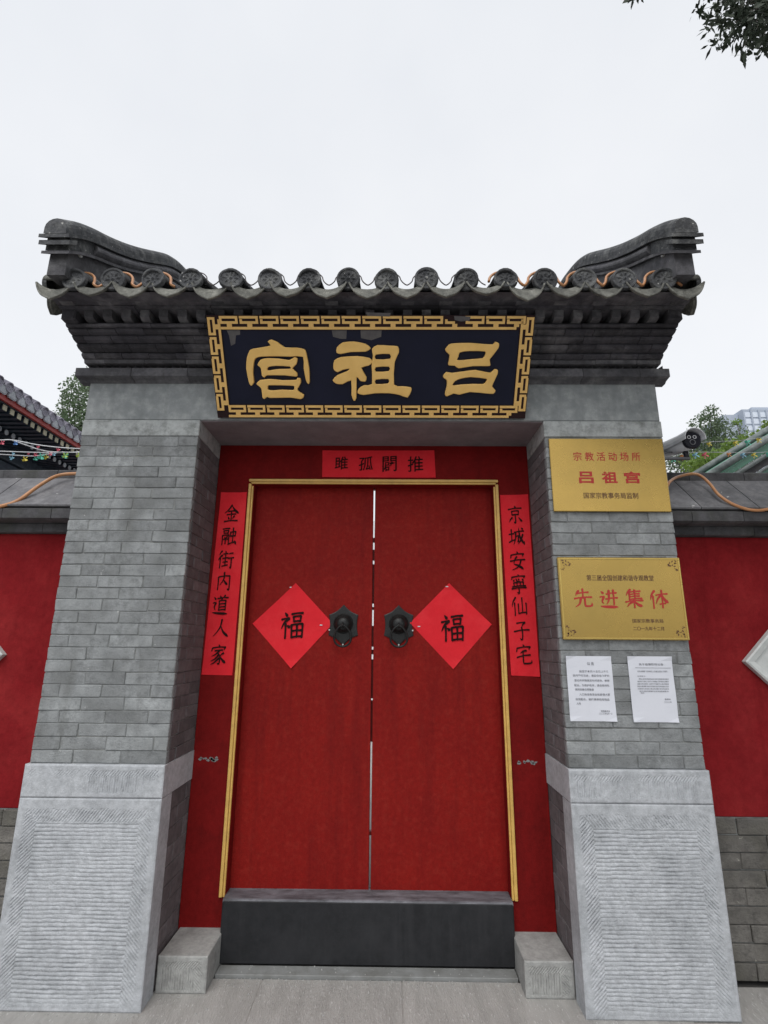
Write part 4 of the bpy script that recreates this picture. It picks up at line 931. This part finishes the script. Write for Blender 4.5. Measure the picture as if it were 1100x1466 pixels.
# rope light and wires looped over the eave tiles
def loops(name, lb, idx, r, m, cat, tw=.03, dy=.05):
    pts = []
    for i in idx:
        x = TX[i]; R_ = RT+r+.003
        for k in range(9):
            a = math.pi*(1-k/8); pts.append((x+R_*math.cos(a)+.012*(k/8-.5), 2.42+dy+tw*math.sin(a)*.6-.01*(k/8), rp(2.42+dy)+R_*max(math.sin(a), 0)*1.0+.003))
        pts.append((x+SP*.42, 2.42+dy*.5, rp(2.42)-.008))
        pts.append((x+SP*.52, 2.42+dy*.7, rp(2.42)-.016))
    v, f = tube(smoothpts(pts, 3), r, 7); return tag(obj(name, v, f, MT[m], None, True), lb, cat)
loops('rope_light', 'copper coloured rope light looped over the left end of the eave tiles', [0, 1, 2], .0075, 'rope', 'rope light')
loops('rope_light', 'copper coloured rope light looped over the right end of the eave tiles', [11, 12, 13, 14, 15], .0075, 'rope', 'rope light', dy=.035)
loops('cable', 'thin dark cable looped over the middle eave tiles', [3, 4, 5, 6, 7, 8, 9, 10], .0032, 'wire', 'cable', dy=.03)

# ================================================================== SECURITY CAMERA
cq = P(987, 632, 3.0); K = .98
e = empty('security_camera', cq-Vector((0, 0, .08)), 'white hooded security camera with black face on a bracket beside the right pier', 'security camera')
def ell(c, r, n=18, m_=10, cut=None):
    V = []; F = []
    for i in range(m_+1):
        ph = math.pi*i/m_
        for j in range(n): t = 2*math.pi*j/n; V.append((c[0]+r[0]*math.sin(ph)*math.cos(t), c[1]+r[1]*math.cos(ph), c[2]+r[2]*math.sin(ph)*math.sin(t)))
    for i in range(m_):
        for j in range(n): F.append((i*n+j, i*n+(j+1) % n, (i+1)*n+(j+1) % n, (i+1)*n+j))
    return V, F
def loft(secs, n=18, rot=0):
    "sections: (y, rx, rz, dx, dz)"
    V = []; F = []
    for y_, rx, rz, dx, dz in secs:
        for j in range(n):
            t = 2*math.pi*j/n; c, s = math.cos(t), math.sin(t); V.append((cq.x+K*(dx+rx*math.copysign(abs(c)**.8, c)), cq.y+y_, cq.z+K*(dz+rz*math.copysign(abs(s)**.8, s))))
    for i in range(len(secs)-1):
        for j in range(n): F.append((i*n+j, i*n+(j+1) % n, (i+1)*n+(j+1) % n, (i+1)*n+j))
    F.append(tuple(range(n))[::-1]); F.append(tuple((len(secs)-1)*n+j for j in range(n))); return V, F
fix(obj('body', *loft([(-.02, .052, .050, 0, 0), (.10, .050, .048, -.03, .002), (.17, .042, .04, -.05, .004)]), MT['whiteplastic'], e, True))
fix(obj('face', *loft([(-.036, .050, .048, 0, -.002), (-.0205, .056, .055, 0, -.002)]), MT['blackplastic'], e))
V, F = [], []
for i, (y_, dx) in enumerate(((-.065, .003), (.05, -.012), (.17, -.05))):
    for L_ in (0, .004):
        for k in range(11):
            a = math.pi*(-.06+1.12*k/10); V.append((cq.x+K*(dx+(.064-L_)*math.cos(a)), cq.y+y_, cq.z+K*(.002+(.062-L_)*math.sin(a))))
for i in range(2):
    b_ = i*22
    for k in range(10):
        F.append((b_+k, b_+k+1, b_+22+k+1, b_+22+k)); F.append((b_+11+k, b_+33+k, b_+33+k+1, b_+11+k+1))
for b_ in (0, 44):
    for k in range(10): F.append((b_+k, b_+11+k, b_+12+k, b_+k+1))
fix(obj('sun_hood', V, F, MT['whiteplastic'], e, False))
for dx, dz, r_ in ((-.021, .012, .012), (.013, .013, .012), (-.003, -.020, .020)):
    ring = [(cq.x+K*(dx+r_*.8*math.cos(a)), cq.y-.039, cq.z+K*(dz+r_*.8*math.sin(a))) for a in [2*math.pi*k/14 for k in range(14)]]
    v, f = tube(ring, .0022, 6, True); obj('lens_ring', v, f, MT['steel' if r_ > .015 else 'whiteplastic'], e, True)
v, f = tube([(cq.x, cq.y+.05, cq.z-.04), (cq.x, cq.y+.05, cq.z-.082)], .016, 10); obj('pivot', v, f, MT['blackplastic'], e, True)
box('bracket', (XR1+.001, cq.y+.038, cq.z-.098), (cq.x+.02, cq.y+.062, cq.z-.082), MT['steel'], e, .003)
v, f = tube([(XR1+.01, cq.y+.05, cq.z-.088), (XR1+.06, cq.y+.05, cq.z-.055), (cq.x-.03, cq.y+.10, cq.z-.03)], .004, 6); obj('cable', v, f, MT['steel'], e, True)
v, f = tube([(XR1, cq.y+.1, cq.z-.018), (cq.x-.04, cq.y+.14, cq.z-.012)], .002, 5); obj('cable', v, f, MT['steel'], e)

# ================================================================== TREES
def leafcloud(cents, n, size, m, name, parent, lanc=1.8, flat=.5, seed=1):
    r = np.random.default_rng(seed); C = np.array([c[:3] for c in cents]); Rr = np.array([c[3] for c in cents])
    w_ = Rr**2; k = r.choice(len(C), n, p=w_/w_.sum())
    d = r.normal(size=(n, 3)); d /= np.linalg.norm(d, axis=1)[:, None]; rad = r.random(n)**.45
    q = C[k]+d*(rad*Rr[k])[:, None]*np.array([1, 1, flat])
    a = r.normal(size=(n, 3)); a[:, 2] -= .35; a /= np.linalg.norm(a, axis=1)[:, None]
    b = np.cross(a, r.normal(size=(n, 3))); b /= np.linalg.norm(b, axis=1)[:, None]
    s = size*(.6+.8*r.random(n))[:, None]
    V = np.stack([q, q+a*s*.5*lanc+b*s*.5, q+a*s*lanc, q+a*s*.5*lanc-b*s*.5], 1).reshape(-1, 3)
    F = np.arange(n*4).reshape(-1, 4)
    me = bpy.data.meshes.new(name); me.vertices.add(len(V)); me.loops.add(n*4); me.polygons.add(n)
    c = V.mean(0); c[2] = V[:, 2].min(); me.vertices.foreach_set('co', (V-c).ravel()); me.loops.foreach_set('vertex_index', F.ravel())
    me.polygons.foreach_set('loop_start', np.arange(n)*4); me.update(calc_edges=True); me.materials.append(MT[m])
    o = bpy.data.objects.new(name, me); link(o, parent, c); o['kind'] = 'stuff'; return o
def tree(lb, base, h, tr, cents, n, size, m, lanc=1.8, flat=.8, seed=1, grp=None, limbs=None):
    e = empty('tree', base, lb, 'tree', grp); r = np.random.default_rng(seed); base = Vector(base)
    top = Vector((base.x+.02*h, base.y, base.z+h)); mid = base.lerp(top, .5)+Vector((.03*h, .02*h, 0))
    tp = smoothpts([base, mid, top], 6); v, f = tube(tp, [tr*(1-.7*i/(len(tp)-1)) for i in range(len(tp))], 9); obj('trunk', v, f, MT['bark'], e, True)
    for i, c in enumerate(cents[:limbs or 14]):
        c = Vector(c[:3]); s = tp[min(int(len(tp)*(.45+.5*r.random())), len(tp)-1)]; md = s.lerp(c, .5)+Vector((0, 0, -.06*h))
        pp = smoothpts([s, md, c], 5); v, f = tube(pp, [tr*.32*(1-.8*j/(len(pp)-1)) for j in range(len(pp))], 6); obj('limb', v, f, MT['bark'], e, True)
    leafcloud(cents, n, size, m, 'crown', e, lanc, flat, seed); return e
def pxc(u, v, Y, r): q = P(u, v, Y); return (q.x, q.y, q.z, r)
# left tree behind the hall
Y = 14
tree('leafy green tree rising behind the left side of the gatehouse', (P(128, 700, Y).x, Y, 0), 6.4, .16,
     [pxc(112, 560, Y, .50), (*P(98, 572, Y), .25), pxc(112, 590, Y, .6), pxc(128, 548, Y, .5), pxc(130, 610, Y, .9), pxc(105, 615, Y, .5), pxc(145, 580, Y, 1), pxc(160, 620, Y, 1.1), pxc(93, 590, Y, .2), pxc(101, 549, Y, .16), pxc(92, 560, Y, .10), pxc(88, 575, Y, .08)], 6500, .048, 'leafg', seed=4)
Y = 17
tree('spring green tree with a thin top, behind the security camera', (P(1010, 700, Y).x, Y, 0), 6.3, .15,
     [pxc(1017, 592, Y, .35), pxc(1003, 600, Y, .28), pxc(1015, 615, Y, .7), pxc(1035, 628, Y, .8), pxc(985, 640, Y, .6), pxc(970, 660, Y, .7), pxc(1000, 650, Y, 1), pxc(1040, 655, Y, 1), pxc(1010, 672, Y, 1.1), pxc(1022, 583, Y, .14), pxc(990, 606, Y, .12), pxc(1030, 606, Y, .3)], 7500, .052, 'leafg', seed=6)
Y = 13
tree('bright yellow green tree between the side hall and the tower', (P(1085, 700, Y).x, Y, 0), 5.0, .14,
     [pxc(1060, 635, Y, .28), pxc(1078, 630, Y, .30), pxc(1096, 626, Y, .32), pxc(1045, 640, Y, .25), pxc(1125, 630, Y, .6), pxc(1099, 607, Y, .16), pxc(1080, 645, Y, .4), pxc(1055, 604, Y, .11), pxc(1150, 625, Y, .9), pxc(1025, 660, Y, .4), pxc(1000, 665, Y, .4)], 8000, .05, 'leafl', seed=8)
# near tree: only the lower tips of its boughs hang into the top right corner
cents = []
for u, v, Y_, r_ in ((1060, 30, 2.6, .10), (1085, 12, 2.7, .14), (1035, 20, 2.5, .07), (1045, 52, 2.5, .06), (1022, 62, 2.45, .045), (1078, 58, 2.6, .09), (1098, 40, 2.7, .12), (1110, 0, 2.8, .25), (1010, 5, 2.4, .045), (1150, -40, 2.9, .4), (1200, 20, 3, .4), (1240, -90, 3.1, .7), (1100, -60, 2.7, .28), (1030, -8, 2.5, .07), (910, -12, 2.3, .05), (1063, 72, 2.55, .05), (1003, 14, 2.42, .05), (1018, 34, 2.45, .04), (1048, 8, 2.6, .11), (1075, 35, 2.6, .11), (1092, 66, 2.62, .06)):
    cents.append(pxc(u, v, Y_, r_))
cents_n = list(cents)
cents += [(3.3, 1.2, 5.4, 1.0), (3.6, 0, 5.2, 1.1), (4.4, .6, 4.6, 1.1), (4.6, 2.2, 4.6, .9), (2.9, -.6, 5.6, .9), (2.3, .7, 4.7, .7), (2.8, .2, 4.4, .8), (3.2, 1.2, 4.3, .8), (2.7, 1.5, 3.6, .55), (3.2, 1.9, 3.7, .75), (3.9, 2.6, 3.5, .7), (3.6, 1.2, 3.2, .8), (4.3, 2.0, 4.0, .9), (3.9, .6, 3.6, .8), (4.2, 2.5, 6.2, .9), (4.9, 1.8, 6.8, 1.2), (5.2, 3.2, 6.6, 1.2), (4.6, 1.0, 6.3, 1.0), (5.6, 2.2, 7.6, 1.2)]  # unseen crown masses beyond the frame, several added to shade the right wall
e = empty('tree', (5.3, 1.8, 0), 'street tree whose dark leafy boughs hang into the top right corner', 'tree')
v, f = tube(smoothpts([(5.3, 1.8, 0), (5.25, 1.85, 2), (5.1, 1.9, 4.2), (5.0, 2.0, 6.5)], 5), [.17-.008*i for i in range(16)], 9); obj('trunk', v, f, MT['bark'], e, True)
for c in cents[9:12]+cents[21:]:
    q = Vector(c[:3]); s = Vector((5.08, 1.9, 4.6)); pp = smoothpts([s, s.lerp(q, .5)+Vector((0, 0, .15)), q], 5)
    v, f = tube(pp, [.04*(1-.85*j/(len(pp)-1)) for j in range(len(pp))], 6); obj('limb', v, f, MT['bark'], e, True)
for c in cents[:7]+cents[13:21]:
    q = Vector(c[:3]); s = Vector(cents[7][:3]); pp = smoothpts([s, s.lerp(q, .5)+Vector((0, 0, .05)), q], 4)
    v, f = tube(pp, [.0035*(1-.8*j/(len(pp)-1)) for j in range(len(pp))], 5); obj('twig', v, f, MT['bark'], e, True)
leafcloud(cents[:7]+cents[13:21], 850, .021, 'leafd', 'crown', e, 2.5, 1, 3)
leafcloud([cents[7], cents[12]], 800, .024, 'leafd', 'crown', e, 2.5, 1, 5)
leafcloud([cents[9], cents[10], cents[11]]+cents[21:], 30000, .06, 'leafd', 'crown', e, 1.9, 1, 7)

# ================================================================== LEFT TEMPLE HALL
HE = 3.6; ex = -1.531*HE; ez = 1.6+HE                                  # eave line runs back along Y at X = ex
hall = empty('temple_hall', (ex-3, 12, 0), 'painted temple hall with grey tiled eaves and red fascia behind the left wall', 'temple hall')
ya, yb = 5.0, 15.5
box('hall_wall', (ex-5, ya+.5, 0), (ex-1.5, yb-.5, ez-.2), MT['redwood'], hall)
box('beam', (ex-1.48, ya+.5, ez-.95), (ex-1.2, yb-.5, ez-.52), MT['bluebeam'], hall, .01)
box('beam', (ex-1.40, ya+.5, ez-.50), (ex-1.15, yb-.5, ez-.22), MT['bluebeam'], hall, .01)
obj('hall_roof', *[(lambda V: (V, [(0, 1, 3, 2), (4, 6, 7, 5), (0, 2, 6, 4), (1, 5, 7, 3), (2, 3, 7, 6), (0, 4, 5, 1)]))([(x, y_, z) for x, z in ((ex-.02, ez-.075), (ex-3.2, ez+1.5)) for y_ in (ya, yb) for z in (z, z+.05)])][0], MT['purpletile'], hall)
obj('hall_roof', *[(lambda V: (V, [(0, 1, 3, 2), (4, 6, 7, 5), (0, 2, 6, 4), (1, 5, 7, 3), (2, 3, 7, 6), (0, 4, 5, 1)]))([(x, y_, z) for x, z in ((ex-6.4, ez-.075), (ex-3.2, ez+1.5)) for y_ in (ya, yb) for z in (z, z+.05)])][0], MT['purpletile'], hall)
box('fascia', (ex-.09, ya, ez-.205), (ex-.045, yb, ez-.085), MT['redwood'], hall, .004)
hc = mesh('eave_tile', *sweep(half(8, .075), [(0, 0), (3.3, 1.63)], 0), MT['purpletile'], True)
hcap = disc_mesh('hall_tile_cap', .078, 'purpletile'); 
hdr = mesh('hall_drip', *cbox((-.085, -.004, -.13), (.085, .012, 0), .02), MT['pale'])
sp = .205; k = 0; y_ = ya+.1
sqr = mesh('square_rafter', *cbox((-.042, .013, -.042), (.042, .5, .042), .003), MT['bluebeam']); sqe = mesh('rafter_end', *cbox((-.043, 0, -.043), (.043, .012, .043), .003), MT['beige']); rne = mesh('rafter_end', *tube([(0, -.012, 0), (0, 0, 0)], .044, 12), MT['pale'])
sof = box('eave_soffit', (ex-1.6, ya, ez-.215), (ex-.10, yb, ez-.19), MT['bluebeam'], hall)
rnd = mesh('round_rafter', *tube([(0, 0, 0), (0, .8, .1)], .042, 12), MT['bluebeam'])
while y_ < yb:
    vis = y_ < 10.5
    inst('eave_tile', hc, (ex, y_, ez), hall, (0, 0, R(90))); inst('tile_cap', hcap, (ex+.002, y_, ez), hall, (0, 0, R(90)))
    inst('drip_tile', hdr, (ex, y_+sp/2, ez-.01), hall, (R(8), 0, R(90))); y_ += sp
y_ = ya+.05
while y_ < yb and y_ < 11.5:
    inst('rafter_end', sqe, (ex-.10, y_, ez-.265), hall, (0, 0, R(90))); inst('rafter_end', rne, (ex-.56, y_+.075, ez-.36), hall, (0, 0, R(90)))
    inst('square_rafter', sqr, (ex-.10, y_, ez-.265), hall, (0, 0, R(90)))
    inst('round_rafter', rnd, (ex-.56, y_+.075, ez-.36), hall, (0, 0, R(90))); y_ += .155
for y_ in (5.9, 7.35, 8.8, 10.3):
    v, f = tube([(ex-1.3, y_, 0), (ex-1.3, y_, ez-.96)], .13, 14); obj('column', v, f, MT['redwood'], hall, True)
for a, b in ((6.05, 7.2), (7.5, 8.65)):
    box('lattice_panel', (ex-1.47, a, 0), (ex-1.40, b, ez-1.3), MT['greytimber'], hall, .004)
# ================================================================== RIGHT SIDE HALL (gable towards us, roof climbing to the right)
Yg = 7.5
a = P(1004, 690, Yg); b = P(1130, 612, Yg); dr = (b-a).normalized(); nrm = Vector((-dr.z, 0, dr.x)); L_ = (b-a).length*1.9
sh = empty('side_hall', (a.x+2, Yg+2, 0), 'small hall with green glazed verge and grey ridge rolls behind the right wall', 'hall')
def bar(name, o0, o1, t0, t1, y0, y1, m, ch=.01, s0=-.5):
    V = []
    for s_ in (s0, L_):
        for o_ in (t0, t1):
            for yy in (y0, y1): q = a+dr*s_+nrm*(o_+o0); V.append((q.x, yy, q.z))
    return fix(obj(name, V, [(0, 1, 3, 2), (4, 6, 7, 5), (0, 4, 5, 1), (2, 3, 7, 6), (0, 2, 6, 4), (1, 5, 7, 3)], MT[m], sh))
def roll(name, o_, r_, y0, m, s0=-.5):
    p0 = a+dr*s0+nrm*o_; p1 = a+dr*L_+nrm*o_; p0.y = p1.y = y0; v, f = tube([p0, p1], r_, 12); return obj(name, v, f, MT[m], sh, True)
roll('verge_roll', .02, .052, Yg, 'greyglaze'); bar('verge_band', 0, 0, -.13, -.045, Yg+.02, Yg+.14, 'greenglaze')
roll('verge_roll', -.17, .035, Yg+.01, 'greyglaze'); bar('barge_board', 0, 0, -.30, -.21, Yg+.05, Yg+.12, 'copdark'); roll('barge_bead', -.325, .022, Yg+.03, 'greyglaze')
bar('gable', 0, 0, -2.5, -.35, Yg+.12, Yg+.3, 'greenglaze'); bar('roof_slope', 0, 0, -.12, -.04, Yg+.16, Yg+3.6, 'greenglaze')
for k in range(14):
    p0 = a+dr*-.55+nrm*.0; p1 = a+dr*L_+nrm*.0; yy = Yg+.3+k*.24; v, f = tube([(p0.x, yy, p0.z), (p1.x, yy, p1.z)], .05, 10); obj('roof_roll', v, f, MT['greenglaze'], sh, True)
roll('rear_verge_roll', .10, .06, Yg+1.35, 'greyglaze', .35); bar('rear_band', .10, 0, -.15, -.06, Yg+1.36, Yg+1.46, 'copdark', s0=.35)
# ================================================================== BUNTING
def bunting(lb, px, Y_, flags, r=.0045):
    pts = smoothpts([P(u, v, Y_) for u, v in px], 6); q0 = pts[0]
    e = empty('bunting', q0, lb, 'bunting', 'bunting strings behind the walls'); v, f = tube(pts, r, 5); obj('cord', v, f, MT['cord'], e, True)
    for u, c, s in flags:
        # pinwheel ornament with four curved petals hanging from the cord
        us = [(abs(550+CF*((q-EYE).dot(rt))/((q-EYE).dot(fw))-u), q) for q in pts]; q = min(us, key=lambda t: t[0])[1]; s = s*.0034*Y_/4
        V = []; F = []; t0 = rng.random()
        for k in range(4):
            a0 = t0+k*math.pi/2; n = len(V)
            V += [(q.x, q.y, q.z-s), (q.x+s*math.cos(a0), q.y-s*.25, q.z-s+s*math.sin(a0)), (q.x+s*1.1*math.cos(a0+.6), q.y+s*.1, q.z-s+s*1.1*math.sin(a0+.6)), (q.x+s*.6*math.cos(a0+1.1), q.y+s*.3, q.z-s+s*.6*math.sin(a0+1.1))]; F.append((n, n+1, n+2, n+3))
        obj('pinwheel', V, F, MT['flag_'+c], e)
bunting('topmost cord of bunting left of the gatehouse, sagging to the pier', [(-40, 628), (0, 630), (18, 630), (55, 637), (90, 641), (128, 643)], 4.0, [(5, 'pink', 6), (21, 'blue', 6), (52, 'pink', 4), (86, 'pink', 5)])
bunting('bunting cord crossing down from the topmost one, left of the gatehouse', [(18, 630.5), (40, 638), (58, 644), (78, 647), (128, 648)], 4.02, [(75, 'pink', 5), (80, 'sky', 5), (90, 'cyan', 8), (95, 'lime', 7), (112, 'lime', 7)])
bunting('straight low bunting cord left of the gatehouse', [(-40, 645), (0, 646), (60, 648), (95, 648), (128, 646)], 4.05, [(22, 'sky', 4), (36, 'pink', 3), (50, 'pink', 5), (57, 'cyan', 9)])
bunting('lowest sagging bunting cord left of the gatehouse', [(-40, 648), (0, 650.5), (25, 652), (48, 653), (70, 650), (90, 647)], 4.08, [(19, 'sky', 6), (35, 'yellow', 7), (51, 'cyan', 6), (68, 'yellow', 6)])
bunting('upper cord of bunting right of the security camera', [(990, 634), (1030, 632), (1065, 630), (1100, 624), (1160, 610)], 4.2, [(1054, 'yellow', 7), (1071, 'cyan', 8), (1089, 'yellow', 7), (1018, 'yellow', 6)], .002)
bunting('lower cord of bunting right of the security camera', [(960, 655), (990, 648), (1030, 647.5), (1070, 648), (1100, 647), (1160, 640)], 4.0, [(979, 'orange', 8), (999, 'sky', 8), (1011, 'pink', 8), (1046, 'orange', 6), (1063, 'sky', 7), (1080, 'yellow', 7), (1100, 'cyan', 7), (965, 'cyan', 7)], .002)
# ================================================================== FAR TOWER
Yt = 160.0; q0 = P(1040, 590, Yt); q1 = P(1062, 586, Yt); q2 = P(1210, 586, Yt+20)
tw = empty('office_tower', (q1.x+15, Yt+12, 0), 'pale grey office tower with rows of bright windows far behind the right trees', 'office tower')
fix(obj('tower_body', *cbox((q1.x, Yt, -.5), (q1.x+34, Yt+24, q1.z)), MT['tower'], tw))
fix(obj('tower_body', *cbox((q0.x, Yt+2, -.5), (q1.x-.05, Yt+20, P(1050, 590, Yt).z)), MT['tower'], tw))
fix(obj('tower_crown', *cbox((q1.x+5.5, Yt+3, q1.z), (q1.x+30, Yt+20, q1.z+2.2), .02), MT['tower'], tw))
wm = mesh('window', *cbox((-.95, -.12, -.85), (.95, .05, .85)), MT['glass'])
for i in range(13):
    for j in range(18): inst('window', wm, (q1.x+1.5+i*2.45, Yt-.02, q1.z-1.9-j*2.35), tw)
for i in range(14): box('mullion', (q1.x-.0+i*2.45, Yt-.5, 0), (q1.x+.5+i*2.45, Yt-.01, q1.z-.3), MT['tower'], tw, 0)
# ================================================================== COURTYARD BACKDROP seen through the gap between the door leaves
w_ = box('courtyard_wall', (-3.2, 11, 0), (2.8, 11.3, 4.2), MT['whitewall']); tag(w_, 'white courtyard wall glimpsed through the gap between the door leaves', 'wall')
